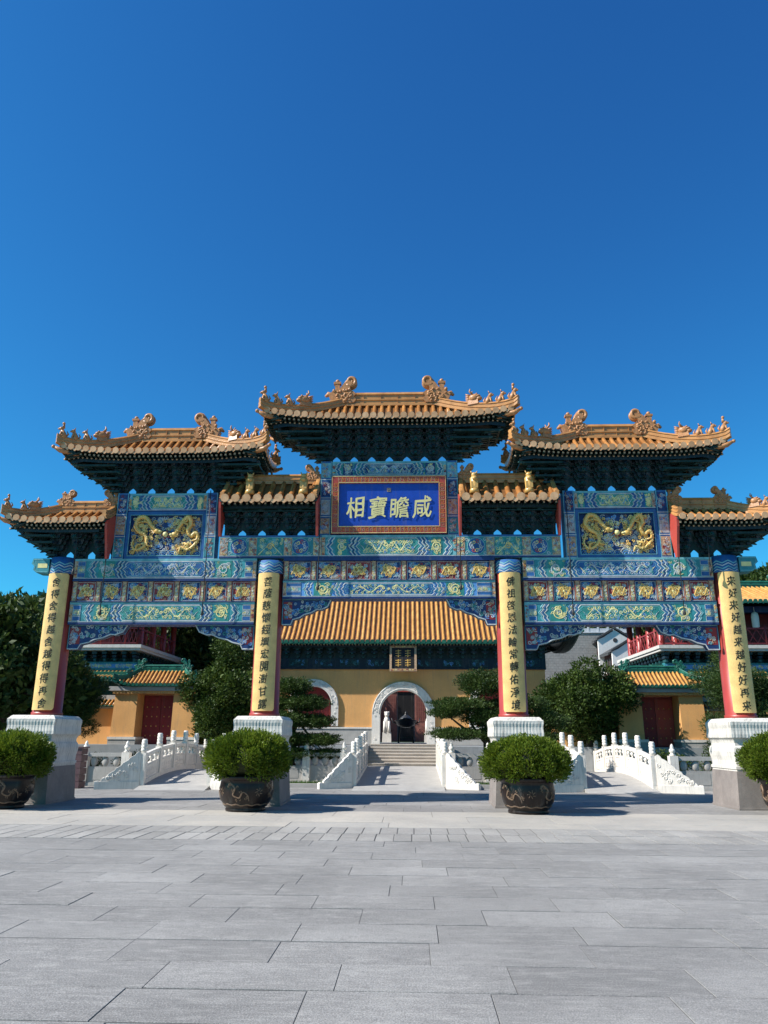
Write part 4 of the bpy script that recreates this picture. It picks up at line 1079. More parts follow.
# dark reddish stand behind the leftmost pedestal
sb = MB()
for k in range(6): sb.box(-.26+.012*(k % 2), .26-.012*(k % 2), -.25, .25, .01+k*.2, .01+k*.2+.19, 0)
sb.box(-.29, .29, -.28, .28, 1.21, 1.25, 0)
tag(sb.build('stone_stack', paint('maroon_stone', (.10, .05, .055), .6, .3, 4), None, (-10.12, 5.22, 0)), 'dark maroon stone block standing behind the leftmost pedestal', 'stone block')

# ------------------------------------------------------------------ marble bridges and steps
def newel(h=1.38, w=.20):
    mb = MB(); mb.box(-w/2, w/2, -w/2, w/2, -.25, h*.70, 0); mb.box(-w/2+.03, w/2-.03, -w/2-.006, w/2+.006, .10, h*.64, 0)
    r = w*.46
    mb.lathe([(r*.8, h*.70), (r*.8, h*.72), (r*1.05, h*.735), (r*1.05, h*.78), (r*.85, h*.79), (r, h*.81), (r*1.02, h*.85), (r*.86, h*.86), (r*1.02, h*.885), (r*1.02, h*.925), (r*.86, h*.935), (r, h*.96), (r*.7, h*1.0)], 16)
    return mb
def balustrade(parent, x, ys, zf, sg, h=.92, t=.12, first=None):
    """posts at ys along a deck whose height is zf(y); panels pierced near the top with little vases"""
    for i, y in enumerate(ys):
        if first[0] is None: first[0] = newel().build('newel', MARBLE, parent, (x, y, zf(y)))
        else: dup(first[0], parent, (x, y, zf(y)))
    for ya, yb in zip(ys, ys[1:]):
        a, b = ya+.10, yb-.10; L = b-a
        mb = MB(lambda xx, yy, zz: (xx, yy, zz+zf(yy)))
        def bx(y0, y1, z0, z1, tt, n=4):
            for k in range(n): mb.box(x-tt/2, x+tt/2, y0+(y1-y0)*k/n, y0+(y1-y0)*(k+1)/n-(0.0 if k < n-1 else 0), z0, z1, 0)
        bx(a, b, -.20, .12, t+.06); bx(a, b, .12, .58, t-.02); bx(a, b, h-.10, h, t)
        bx(a, a+.08, .12, h-.1, t-.01, 1); bx(b-.08, b, .12, h-.1, t-.01, 1)
        for k in range(3):
            yy = a+L*(.5+k)/3
            mb.lathe([(.03, .58), (.05, .60), (.025, .63), (.06, .68), (.075, .72), (.05, .76), (.04, .79), (.085, .805), (.09, .823)], 10, (x, yy, 0), 0)
            mb.blob((x, yy-.08, .78), (.04, .06, .03), 0, 8, 5); mb.blob((x, yy+.08, .78), (.04, .06, .03), 0, 8, 5)
        rb = MB()
        for sd in (-1, 1):      # carved frame on both faces
            xx = x+sd*(t/2-.012)
            fr = [(a+.13, .20), (b-.13, .20), (b-.13, .52), (a+.13, .52), (a+.13, .20)]
            for (p, q) in zip(fr, fr[1:]):
                mb.tube([(xx, p[0], p[1]), (xx, (p[0]+q[0])/2, (p[1]+q[1])/2), (xx, q[0], q[1])], .016, 6, 0)
            for k in range(5):
                c0 = a+L*(k+1)/6; s_ = spiral(c0, .36, .08, 1.2, 1 if k % 2 else -1, k, 9)
                mb.tube([(xx, p[0], p[1]) for p in s_], .012, 5, 0)
        mb.build('balustrade_panel', MARBLE, parent)
def end_stone(parent, p, d, L=1.25, h=.95, t=.13):
    """scrolled stone running down to the ground from the last post, in direction d (unit, ground)"""
    mb = MB(lambda a, b, c_: (p[0]+d[0]*a-d[1]*b, p[1]+d[1]*a+d[0]*b, p[2]+c_))
    pr = [(0, -.2), (0, h)]
    n = 6
    for k in range(n):
        a0 = L*.90*k/n; z0 = h*(1-k/n)*.98+.06; a1 = L*.90*(k+1)/n; z1 = h*(1-(k+1)/n)*.98+.06
        pr += [(a0+(a1-a0)*.35, z0+.01), (a0+(a1-a0)*.75, z0-.04*1), (a1-.01, z1+.05)]
    pr += [(L*.93, .13), (L, .12), (L+.03, .06), (L, -.02), (L, -.2)]
    mb.prism(pr, -t/2, t/2, 'y', 0)
    mb.box(0, L+.02, -t/2-.03, t/2+.03, -.2, .10, 0)
    rnd = random.Random(int(p[0]*100))
    for sd in (-1, 1):
        for k in range(16):
            a = L*rnd.uniform(.06, .78); zz = rnd.uniform(.16, max(.18, h*(1-a/L)*.92))
            mb.tube([(q[0], sd*(t/2), q[1]) for q in spiral(a, zz, .07, 1.3, rnd.choice((-1, 1)), rnd.random()*6, 10)], .015, 5, 0)
    mb.build('end_stone', MARBLE, parent)
def deck(parent, xa, xb, y0, y1, zf, mat, n=24):
    mb = MB(); vs = []
    for i in range(n+1):
        y = y0+(y1-y0)*i/n; z = zf(y); vs += [(xa, y, z), (xb, y, z), (xa, y, -.3), (xb, y, -.3)]
    fs = []
    for i in range(n):
        o = i*4; fs += [(o, o+1, o+5, o+4), (o+2, o, o+4, o+6), (o+1, o+3, o+7, o+5)]
    fs += [(0, 2, 3, 1), (n*4, n*4+1, n*4+3, n*4+2)]
    mb.add(vs, fs, 0); mb.build('deck', mat, parent)
DECKM = stone('pale_deck_stone', (.37, .35, .32), .7, .22, 0, .3)
for sg, lab in ((-1, 'arched white marble bridge with carved balustrades, on the left of the central ramp'), (1, 'arched white marble bridge with carved balustrades, on the right of the central ramp')):
    t = thing('marble_bridge', lab, 'bridge', (0, 0, 0), 0, 'white marble bridges beyond the gate')
    zf = lambda y: max(0.004, .42-.42*((y-9.1)/4.6)**2)
    xi, xo = (sg*5.88, sg*8.08) if sg > 0 else (sg*5.75, sg*7.95); ys = [5.2+1.53*k for k in range(6)]
    deck(t, min(xi, xo), max(xi, xo), 4.5, 12.99, zf, DECKM); first = [None]
    balustrade(t, xo, ys, zf, sg, first=first); balustrade(t, xi, ys, zf, sg, first=first)
    q = Vector((sg*.93, -.36, 0)).normalized()
    end_stone(t, (xo+sg*.06, 5.14, zf(5.2)), (q.x, q.y), 1.30); end_stone(t, (xi-sg*.06, 5.14, zf(5.2)), (-q.x, q.y), 1.30)
t = thing('marble_ramp', 'central sloping stone walkway with white marble balustrades leading to the arch', 'ramp')
zf = lambda y: max(.004, min(.45, (y-4.8)*.055))
deck(t, -1.28, 1.62, 4.85, 13.1, zf, DECKM); first = [None]
ysc = [6.2+1.62*k for k in range(5)]
balustrade(t, -1.32, ysc, zf, -1, first=first); balustrade(t, 1.66, ysc, zf, 1, first=first)
for sg, x in ((-1, -1.32), (1, 1.66)):
    q = Vector((sg*.88, -.47, 0)).normalized(); end_stone(t, (x+sg*.06, 6.12, zf(6.2)), (q.x, q.y), 1.12, .98)
# steps up to the hall
t = thing('stone_steps', 'flight of pale stone steps up to the white arch', 'steps')
STEPM = stone('warm_step_stone', (.50, .44, .37), .75, .18, 0, .2)
ns = 7
for k in range(ns):
    mb = MB(); z = .44+(1.30-.44)*(k+1)/ns; y = 13.1+k*.36
    mb.box(-1.28, 1.62, y, 16.0, -.2 if k == 0 else z-.123-.003, z-.04, 0); mb.box(-1.28, 1.62, y-.025, 16.0, z-.038, z, 0)
    mb.build('step', STEPM, t)

# ------------------------------------------------------------------ raised terrace, pond edge rails, planting beds
tr = MB(); tr.box(-60, -1.29, 13.0, 24.6, -.4, 1.24, 0); tr.box(1.63, 60, 13.0, 24.6, -.4, 1.24, 0); tr.box(-1.27, 1.61, 15.7, 24.6, -.4, 1.298, 0)
tr.box(-60, 60, 24.62, 40, -.4, 1.20, 0)
tag(tr.build('terrace_ground', stone('terrace_stone', (.33, .34, .34), .8, .2, .2, .2)), kind='structure')
wb = MB(); wb.add([(-40, 6.3, -.005), (40, 6.3, -.005), (40, 12.98, -.005), (-40, 12.98, -.005)], [(0, 1, 2, 3)])
tag(wb.build('garden_ground', paint('damp_soil', (.05, .045, .035), .95, .3, 1)), kind='structure')
def rail(name_label, x0, x1, y, n, h=1.05):
    t = thing('stone_railing', name_label, 'railing', (0, 0, 0), 0, 'low stone railings round the pond')
    f = None
    for i in range(n+1):
        x = x0+(x1-x0)*i/n
        if f is None:
            mb = MB(); mb.box(-.13, .13, -.13, .13, -.05, 1.06, 0); mb.lathe([(.09, 1.06), (.11, 1.09), (.06, 1.12), (.075, 1.16), (.10, 1.20), (.09, 1.26), (.055, 1.29), (.06, 1.32), (.045, 1.38), (.01, 1.43)], 12)
            f = mb.build('post', MARBLE, t, (x, y, 0))
        else: dup(f, t, (x, y, 0))
    w = (x1-x0)/n
    pm = MB(); a, b = .13, w-.13
    pm.box(a, b, -.10, .10, -.05, .10, 0); pm.box(a, b, -.05, .05, .10, .60, 0); pm.box(a, b, -.085, .085, .92, 1.04, 0)
    pm.box(a+.15, b-.15, -.058, .058, .18, .52, 0)
    for k in range(3): pm.blob((a+(b-a)*(k+.5)/3, 0, .76), (.12, .06, .17), 0, 10, 6)
    p0 = pm.build('rail_panel', GREYST, t, (x0, y, 0))
    for i in range(1, n): dup(p0, t, (x0+w*i, y, 0))
rail('grey stone railing with pointed posts, left of the left bridge', -14.6, -9.0, 6.6, 4)
rail('grey stone railing with pointed posts, right of the right bridge', 8.95, 14.5, 6.0, 4)
rail('grey stone railing between the left bridge and the central ramp', -5.9, -1.85, 8.7, 3)
rail('grey stone railing between the central ramp and the right bridge', 2.0, 5.9, 8.7, 3)
for sg, x0, x1, lab in ((-1, -5.6, -2.2, 'kerbed strip of grass left of the central ramp'), (1, 2.4, 5.8, 'kerbed strip of grass right of the central ramp')):
    kb = MB(); kb.box(x0, x1, 6.30, 6.46, -.05, .12, 0); kb.box(x0, x0+.16, 6.46, 8.4, -.05, .12, 0); kb.box(x1-.16, x1, 6.46, 8.4, -.05, .12, 0)
    tag(kb.build('planter_kerb', GREYST), lab.replace('kerbed strip of grass', 'low stone kerb round the grass strip'), 'kerb')
gb = MB(); rg = random.Random(9)
for x0, x1, y0, y1 in ((-5.4, -2.4, 6.5, 8.4), (2.6, 5.6, 6.5, 8.4), (-30, -9.2, 7.4, 12.6), (9.2, 30, 7.0, 12.6)):
    for _ in range(int((x1-x0)*(y1-y0)*420)):
        x, y = rg.uniform(x0, x1), rg.uniform(y0, y1); a = rg.random()*6.28; l = rg.uniform(.06, .15); o = len(gb.v)
        dx, dy = .012*cos(a), .012*sin(a); lx, ly = rg.gauss(0, .03), rg.gauss(0, .03)
        gb.v += [(x-dx, y-dy, -.01), (x+dx, y+dy, -.01), (x+lx, y+ly, l+.02)]; gb.f.append([o, o+1, o+2]); gb.m.append(0); gb.s.append(False)
tag(gb.build('grass', GRASSM), 'short green grass in the planting beds beyond the gate', 'grass', None, 'stuff')

# ------------------------------------------------------------------ the hall
HC = .2
HALL = thing('temple_hall', 'ochre walled hall with a white marble arch and an orange tiled roof', 'hall')
def arch_poly(c, r, zs, z0, n=20): return [(c+r, z0)]+[(c+r*cos(pi*i/n), zs+r*sin(pi*i/n)) for i in range(n+1)]+[(c-r, z0)]
def wall_arches(mb, x0, x1, z0, z1, y0, y1, arches, m=0):
    """wall with round-headed openings, cut as strips so that it is one clean solid"""
    arches = sorted(arches); edges = [x0]
    for c, r, zs, zb in arches: edges += [c-r, c+r]
    edges.append(x1)
    for i in range(0, len(edges), 2): mb.box(edges[i], edges[i+1], y0, y1, z0, z1, m)
    for c, r, zs, zb in arches:
        n = 20
        if zb > z0+.01: mb.box(c-r, c+r, y0, y1, z0, zb, m)
        for i in range(n):
            a0, a1 = pi*i/n, pi*(i+1)/n; xa, xb = c+r*cos(a1), c+r*cos(a0); za, zb2 = zs+r*sin(a1), zs+r*sin(a0)
            mb.add([(xa, y0, za), (xb, y0, zb2), (xb, y0, z1), (xa, y0, z1), (xa, y1, za), (xb, y1, zb2), (xb, y1, z1), (xa, y1, z1)],
                   [(0, 1, 2, 3), (7, 6, 5, 4), (0, 4, 5, 1), (3, 2, 6, 7)], m)
WY = 16.25
AR = [(HC, 1.10, 2.62, 1.30), (HC-4.15, .86, 3.0, 2.06), (HC+4.15, .86, 3.0, 2.06)]
wm = MB(); wall_arches(wm, -6.35, 6.75, 2.02, 4.62, WY, WY+.55, [(c, r, zs, 2.02) for c, r, zs, zb in AR])
wm.box(-6.35, -5.8, WY+.55, WY+4, 2.02, 4.62, 0); wm.box(6.2, 6.75, WY+.55, WY+4, 2.02, 4.62, 0)
wm.build('wall', OCHREW, HALL)
bm_ = MB()
for a, b in ((-6.4, HC-1.12), (HC+1.12, 6.8)):
    bm_.box(a, b, WY-.06, WY+.55, 1.26, 1.95, 0); bm_.box(a, b, WY-.09, WY+.55, 1.952, 2.018, 1)
bm_.build('stone_base', [GREYST, MARBLE], HALL)
for i, (c, r, zs, zb) in enumerate(AR):
    fb = MB(); w = .34 if i == 0 else .30; n = 20
    ou = arch_poly(c, r+w, zs, zb); inn = arch_poly(c, r-.03, zs, zb)
    vs = [(x, WY-.10, z) for x, z in ou]+[(x, WY-.10, z) for x, z in inn]+[(x, WY+.60, z) for x, z in ou]+[(x, WY+.60, z) for x, z in inn]
    k = len(ou); fs = []
    for j in range(k-1): fs += [(j, j+1, k+j+1, k+j), (2*k+j+1, 2*k+j, 3*k+j, 3*k+j+1), (j+1, j, 2*k+j, 2*k+j+1), (k+j, k+j+1, 3*k+j+1, 3*k+j)]
    fb.add(vs, fs, 0); rn = random.Random(i)
    for j in range(70 if i == 0 else 40):       # carved scrolls on the face of the frame
        a = rn.uniform(-.15, pi+.15); q = r+w*rn.uniform(.25, .75); x = c+q*cos(a); z = zs+q*sin(a) if 0 < a < pi else zs-rn.random()*(zs-zb-.1)
        if not 0 < a < pi: x = c+(q if rn.random() < .5 else -q)
        fb.tube([(p[0], WY-.10, p[1]) for p in spiral(x, z, .06, 1.2, rn.choice((-1, 1)), rn.random()*6, 8)], .013, 5, 0)
    for q in (r+.02, r+w-.04):
        fb.tube([(c+q*cos(pi*j/24), WY-.10, zs+q*sin(pi*j/24)) for j in range(25)], .018, 6, 0)
    fb.build('arch_frame', MARBLE, HALL)
for c, r, zs, zb in AR[1:]:
    dbm = MB(); dbm.prism(arch_poly(c, r-.03, zs, zb), WY+.40, WY+.46, 'y', RED)
    for k in range(5): dbm.box(c-r+.1+k*.36, c-r+.14+k*.36, WY+.36, WY+.399, zb, zs+.5, SHRED)
    dbm.build('arched_window', PAL, HALL)
fz = MB(); rf_ = random.Random(77)
fz.box(-6.4, 6.8, WY-.08, WY+.5, 4.622, 4.70, BRB); fz.box(-6.4, 6.8, WY-.04, WY+.5, 4.702, 5.12, BRB)
for k in range(11):
    x = -6.35+k*1.2; fz.box(x, x+.9, WY-.048, WY-.04, 4.76, 5.06, (BRB, BRG)[k % 2]); curls(fz, x, x+.9, 4.76, 5.06, WY-.048, 18, .03, .08, (BRT, TEAL, SKYB, BRT), rf_, .018)
    fz.ribbon([(x+.02, 4.77), (x+.88, 4.77), (x+.88, 5.05), (x+.02, 5.05), (x+.02, 4.77)], .02, WY-.048, .005, BRT)
fz.box(-6.4, 6.8, WY-.02, WY+.5, 5.122, 5.9, BRG)
fz.build('frieze', PAL, HALL)
hb_ = MB()
for k in range(26):
    x = -6.3+k*.515
    for tt in range(3):
        hb_.box(x-.05, x+.05, WY-.12-.13*tt, WY-.021, 5.15+.16*tt, 5.26+.16*tt, BRT); hb_.box(x-.12-.03*tt, x+.12+.03*tt, WY-.13-.13*tt, WY-.06-.13*tt, 5.20+.16*tt, 5.29+.16*tt, BRB if tt % 2 else BRG)
hb_.build('eave_brackets', PAL, HALL)
roofH, _h = make_roof(HALL, HC, 18.6, 5.80, 8.55, 8.12, 5.3, 3.12, .55, sp=.235, tile=HTILE, trim=GTILE, orn=GTILE, edge=GTILE, ends=GTILE, k=1.1, ridge_h=.5, name='roof', conc=1.2, hip_h=.3)
sgn = MB(); sgn.box(HC-.52, HC+.52, -.05, .05, 0, .98, BLACK)
for a, b, c_, d_ in ((-.62, .62, -.1, .0), (-.62, .62, .98, 1.08), (-.62, -.52, 0, .98), (.52, .62, 0, .98)): sgn.box(HC+a, HC+b, -.10, .06, c_, d_, BEIGE)
curls(sgn, HC-.6, HC+.6, -.09, -.01, -.10, 24, .02, .035, (GOLD, YEL, RED), rf_, .015); curls(sgn, HC-.6, HC+.6, .99, 1.07, -.10, 24, .02, .035, (GOLD, YEL, RED), rf_, .015)
for xx in (-.22, .22):
    for zz in (.72, .28):       # gilt characters too small to read in the photograph
        for k in range(3): sgn.ribbon([(HC+xx-.13, zz-.11+k*.11), (HC+xx+.13, zz-.09+k*.11)], .03, -.05, .01, GOLD)
        sgn.ribbon([(HC+xx, zz-.17), (HC+xx, zz+.17)], .035, -.05, .012, GOLD)
so_ = sgn.build('hall_sign', PAL, HALL, (0, WY-.62, 4.58)); so_.rotation_euler = (radians(-8), 0, 0)

# inner court seen through the arch
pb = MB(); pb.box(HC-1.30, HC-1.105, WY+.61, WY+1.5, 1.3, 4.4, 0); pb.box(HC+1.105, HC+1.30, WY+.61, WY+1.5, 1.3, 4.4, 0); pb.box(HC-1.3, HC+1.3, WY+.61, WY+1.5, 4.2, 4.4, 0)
pb.build('passage', paint('passage_shade_plaster', (.14, .12, .11), .9), HALL)  # plaster colour darkened to carry the dimness of the passage
IN = thing('inner_hall', 'red lattice doored hall seen through the white arch', 'hall', (HC, 31, 1.3))
ib = MB(); ib.box(-6, 6, .3, .5, 0, 5, WHITE); ib.build('wall', [PAL[WHITE] for _ in range(16)] and PAL, IN)
for x in (-1.75, -.95, .45 if False else .95, 1.75):
    d_ = MB(); d_.box(x-.38, x+.38, .18, .29, 0, 3.1, BRICK); d_.box(x-.30, x+.30, .165, .179, 1.25, 2.9, RED); d_.box(x-.30, x+.30, .165, .179, .25, 1.05, BRICK)
    for k in range(6): d_.box(x-.30, x+.30, .155, .164, 1.3+k*.28, 1.33+k*.28, BRICK)
    for k in range(5): d_.box(x-.28+k*.135, x-.255+k*.135, .150, .154, 1.25, 2.9, BRICK)
    d_.ribbon(spiral(x, .65, .2, 1.6, 1, 0, 16), .04, .164, .01, GOLD)
    d_.build('lattice_door', [paint('faded_red_door', (.20, .06, .045), .7, .3)]*13+[paint('faded_red_carving', (.27, .10, .07), .7, .3)]*7, IN)
op = MB(); op.box(-.52, .52, .2, .29, 0, 3.1, BLACK); op.build('doorway_dark_panel', PAL, IN)  # flat black panel stands in for the darkness of the open door
lt = MB(); lt.box(-2.3, 2.3, .12, .29, 3.12, 3.5, BRICK); curls(lt, -2.2, 2.2, 3.14, 3.48, .12, 60, .05, .12, (GOLD, RED, SHRED), rf_, .03); lt.build('lintel', PAL, IN)
bz = paint('dark_bronze', (.03, .03, .03), .45, .3, 6, .2, spec=.6)
BU = thing('incense_burner', 'dark bronze incense burner on tall legs inside the arch', 'incense burner', (HC+.06, 23.2, 1.30))
b = MB(); b.lathe([(.10, .78), (.34, .82), (.50, .95), (.56, 1.10), (.60, 1.14), (.60, 1.18), (.48, 1.18)], 24); b.build('bowl', bz, BU)
b = MB()
for sx in (-1, 1):
    b.tube([(sx*.5, 0, 1.0), (sx*.72, 0, 1.08), (sx*.78, 0, 1.28)], [.04, .035, .02], 8)
b.build('handle', bz, BU)
for sx in (-1, 1):
    for sy in (-1, 1):
        b = MB(); b.tube([(sx*.34, sy*.3, .86), (sx*.36, sy*.32, .4), (sx*.40, sy*.34, 0)], [.05, .035, .045], 8); b.build('leg', bz, BU)
b = MB(); b.box(-.42, .42, -.36, .36, .26, .30, 0); b.build('shelf', bz, BU)
b = MB(); b.lathe([(.40, 1.19), (.30, 1.30), (.14, 1.42), (.05, 1.5), (.07, 1.56), (.01, 1.64)], 20); b.build('lid', bz, BU)
for x, lab in ((-1.05, 'white stone guardian figure at the left inside the arch'), (1.35, 'white stone guardian figure at the right inside the arch')):
    t = thing('stone_statue', lab, 'statue', (HC+x, 25.5, 1.3)); b = MB()
    b.box(-.26, .26, -.26, .26, 0, .55, 0, .02); b.build('base', MARBLE, t)
    b = MB(); b.tube([(0, 0, .55), (0, -.02, .9), (0, 0, 1.25), (0, -.03, 1.42)], [.22, .21, .17, .10], 12); b.blob((0, -.06, 1.55), (.14, .15, .16)); b.blob((0, -.18, 1.5), (.08, .08, .07))
    for sx in (-1, 1): b.tube([(sx*.12, -.12, 1.15), (sx*.13, -.2, .8), (sx*.13, -.22, .57)], [.08, .06, .07], 8); b.blob((sx*.11, -.02, 1.66), .045)
    b.build('lion', MARBLE, t)
# ------------------------------------------------------------------ gatehouses
def gatehouse(cx, lab, sg):
    t = thing('gatehouse', lab, 'gatehouse', (cx, 13.6, 0), 0, 'ochre side gatehouses')
    for sx in (-1, 1):
        b = MB(); x0, x1 = (-1.75, -.78) if sx < 0 else (.78, 1.75)
        b.add([(x0-.06 if sx < 0 else x0, -.46, 1.55), (x1+(.06 if sx > 0 else 0), -.46, 1.55), (x1+(.06 if sx > 0 else 0), 1.2, 1.55), (x0-(.06 if sx < 0 else 0), 1.2, 1.55),
               (x0, -.40, 3.32), (x1, -.40, 3.32), (x1, 1.2, 3.32), (x0, 1.2, 3.32)], [(3, 2, 1, 0), (4, 5, 6, 7), (0, 1, 5, 4), (1, 2, 6, 5), (2, 3, 7, 6), (3, 0, 4, 7)])
        w = b.build('pier', OCHREW, t)
        b = MB(); b.box(x0-.10, x1+.10, -.54, 1.2, 1.0, 1.44, 0); b.box(x0-.12, x1+.12, -.56, 1.2, 1.442, 1.548, 1); b.build('pier_base', [GREYST, MARBLE], w)
    b = MB(); b.box(-.78, .78, .5, .6, 1.24, 3.3, RED); b.box(-.76, -.02, .46, .499, 1.3, 3.2, RED); b.box(.02, .76, .46, .499, 1.3, 3.2, SHRED if sg > 0 else RED)
    for zz in (1.6, 2.0, 2.4, 2.8):
        for xx in (-.6, -.38, -.16, .16, .38, .6): b.blob((xx, .46, zz), .03, GOLD, 6, 4)
    b.build('door', PAL, t)
    b = MB(); b.box(-1.85, 1.85, -.5, 1.2, 3.322, 3.44, 0); b.box(-2.0, 2.0, -.56, 1.3, 3.442, 3.62, 1)
    for k in range(24): b.box(-1.8+k*.152, -1.74+k*.152, -.53, -.501, 3.33, 3.43, 0)
    b.build('cornice', [OCHREW, GREYST], t)
    make_roof(t, 0, .36, 3.68, 4.35, 1.98 if sg > 0 else 1.72, 1.1 if sg > 0 else .95, .98, .22, sp=.17, tile=HTILE, trim=GTILE, orn=GTILE, edge=GTILE, ends=GTILE, k=.6, ridge_h=.3, rafters=False, conc=1.2, figs=0)
    # wing wall beyond, lower
    for sx in (-1, 1):
        b = MB(); x0, x1 = sorted((sx*1.80, sx*4.6)); b.box(x0, x1, .3, .7, 1.2, 2.72, 0); w = b.build('wing_wall', OCHREW, t)
        b = MB(); b.box(x0, x1, .22, .78, 2.722, 2.80, 1); 
        for k in range(int((x1-x0)/.17)):
            xx = x0+.085+k*.17; b.tube([(xx, .02, 2.86), (xx, .5, 3.14)], .045, 6, 0); b.tube([(xx, .98, 2.86), (xx, .5, 3.14)], .045, 6, 0)
        b.add([(x0, 0, 2.82), (x1, 0, 2.82), (x1, .5, 3.10), (x0, .5, 3.10), (x1, 1.0, 2.82), (x0, 1.0, 2.82)], [(0, 1, 2, 3), (3, 2, 4, 5), (0, 5, 4, 1)], 2)
        b.box(x0, x1, .42, .58, 3.10, 3.30, 1); b.build('wing_wall_roof', [HTILE, GREYST, GTILE], w)
gatehouse(-10.35, 'ochre gatehouse with red doors and an orange tiled roof, left of the hall', -1)
gatehouse(10.95, 'ochre gatehouse with red doors and an orange tiled roof, right of the hall', 1)

# ------------------------------------------------------------------ two-storey corner pavilions
GLASSY = paint('blue_grey_soffit', (.16, .27, .36), .5, .2)
def pavilion(sg, lab):
    X = 13.0 if sg < 0 else 12.75
    t = thing('red_pavilion', lab, 'pavilion', (sg*X, 18.2, 1.2), 0, 'red balustraded pavilions beside the hall')
    E_ = 4.6 if sg < 0 else 9.0
    S = lambda a, b: tuple(sorted((sg*a, sg*b)))
    b = MB(); b.box(*S(0.6, E_), .8, 7.5, 0, 4.2, 0); b.build('ground_storey', PAL[DKGREEN], t)
    b = MB(); b.box(*S(-.02, E_+.2), -.02, 8, 4.50, 4.62, 0); b.box(*S(-.08, E_+.2), -.08, 8, 4.622, 4.78, 0); b.build('terrace_slab', paint('grey_white_cornice', (.56, .53, .47), .7, .15), t)
    b = MB()
    for k in range(int((E_-.4)/.5)):
        x = .3+k*.5
        for q in range(3): b.box(*S(x-.06-.03*q, x+.06+.03*q), .15-.05*q, .60, 3.98+.17*q, 4.1+.17*q, (BRT, BRB, BRG)[q])
    for k in range(12):
        y = .9+k*.55
        for q in range(3): b.box(*S(.15-.05*q, .6), y-.06-.03*q, y+.06+.03*q, 3.98+.17*q, 4.1+.17*q, (BRT, BRB, BRG)[q])
    b.build('slab_brackets', PAL, t)
    b = MB(); b.box(*S(.25, E_), .36, .79, 3.55, 3.96, TEAL); b.box(*S(.24, E_), .34, .359, 3.66, 3.86, SKYB); curls(b, *S(.3, E_-.1), 3.66, 3.86, .34, 90, .04, .08, (WHITE, LTEAL, YEL), random.Random(4), .03)
    b.build('painted_fascia', PAL, t)
    # lower tiled skirts
    for zt, yo, nm in ((3.05, -.9, 'skirt_roof'), (1.45, -1.2, 'skirt_roof')):
        b = MB(); x0, x1 = S(-.3, E_)
        b.add([(x0, yo-.1, zt), (x1, yo-.1, zt), (x1, .78, zt+.62), (x0, .78, zt+.62)], [(0, 1, 2, 3), (3, 2, 1, 0)], 1)
        n = int((x1-x0)/.19)
        for k in range(n):
            x = x0+(x1-x0)*(k+.5)/n; b.tube([(x, yo-.12, zt+.03), (x, -.05, zt+.24), (x, .78, zt+.66)], .055, 6, 0)
            b.tube([(x, yo-.14, zt+.03), (x, yo-.10, zt+.03)], .07, 8, 1, True, False)
        b.box(x0, x1, .62, .80, zt+.55, zt+.85, 1); b.box(x0, x1, yo-.02, yo+.1, zt-.14, zt-.005, 1)
        e = 0 if sg > 0 else 1; xe = (x0, x1)[e]
        b.tube([(xe, .75, zt+.75), (xe-sg*.1, 0, zt+.42), (xe-sg*.35, yo-.2, zt+.30), (xe-sg*.5, yo-.4, zt+.45)], [.12, .12, .10, .05], 8, 1)
        b.build(nm, [HTILE, GTILE], t)
    # upper storey: railing, columns, dim room behind, roof
    def railing(p0, p1, n):
        b = MB(); a = Vector(p0); c = Vector(p1); u = (c-a)/n
        for z0, z1 in ((.08, .14), (.80, .90)):
            b.tube([tuple(a+Vector((0, 0, (z0+z1)/2))), tuple(c+Vector((0, 0, (z0+z1)/2)))], .05, 4, 0, True, False)
        for k in range(n):
            q = a+u*k; b.tube([tuple(q), tuple(q+Vector((0, 0, 1.0)))], .055, 6, 0)
            for j in range(3):
                s0 = q+u*(j/3); s1 = q+u*((j+1)/3)
                b.tube([tuple(s0+Vector((0, 0, .12))), tuple(s1+Vector((0, 0, .82)))], .022, 4, 0, True, False); b.tube([tuple(s0+Vector((0, 0, .82))), tuple(s1+Vector((0, 0, .12)))], .022, 4, 0, True, False)
        b.build('railing', PAL[RED], t)
    railing((sg*.25, .25, 4.78), (sg*E_, .25, 4.78), 7); railing((sg*.25, .25, 4.78), (sg*.25, 6.5, 4.78), 5)
    c0 = None
    for x, y in ((.35, .9), (1.05, .9), (3.2, .9), (4.4, .9), (6.6, .9), (8.8, .9), (.35, 2.8), (.35, 4.6), (.35, 6.4)):
        if x > E_: continue
        if c0 is None: b = MB(); b.lathe([(.19, 0), (.17, .05), (.16, 1.9)], 14); c0 = b.build('column', COLM, t, (sg*x, y, 4.78))
        else: dup(c0, t, (sg*x, y, 4.78))
    b = MB(); b.box(*S(2.2, E_), 3.0, 7, 4.78, 6.75, 0); b.build('upper_room', PAL[RED], t)
    b = MB(); b.box(*S(.1, E_), .7, 1.1, 6.5, 6.8, NAVY); b.box(*S(.15, .55), 1.1, 7, 6.5, 6.8, NAVY); b.build('upper_beam', PAL, t)
    make_roof(t, sg*(E_/2-.1), 3.6, 6.85, 8.3, E_/2+.7, E_/2-1.4, 4.1, .3, sp=.24, tile=HTILE, trim=GTILE, orn=GTILE, edge=GTILE, ends=GTILE, k=.8, ridge_h=.4, rafters=False, figs=0)
    if sg > 0:
        for x in (4.1, 5.0): b = MB(); b.lathe([(.06, 0), (.17, .1), (.18, .6), (.15, .78), (.06, .84)], 14); b.tube([(0, 0, .84), (0, 0, 1.1)], .012, 5); b.build('lantern', WHITEW, t, (x, .6, 5.65))
    return t
pavilion(-1, 'red balustraded pavilion with green and orange eaves, left of the hall')
pavilion(1, 'red balustraded pavilion with green and orange eaves, right of the hall')

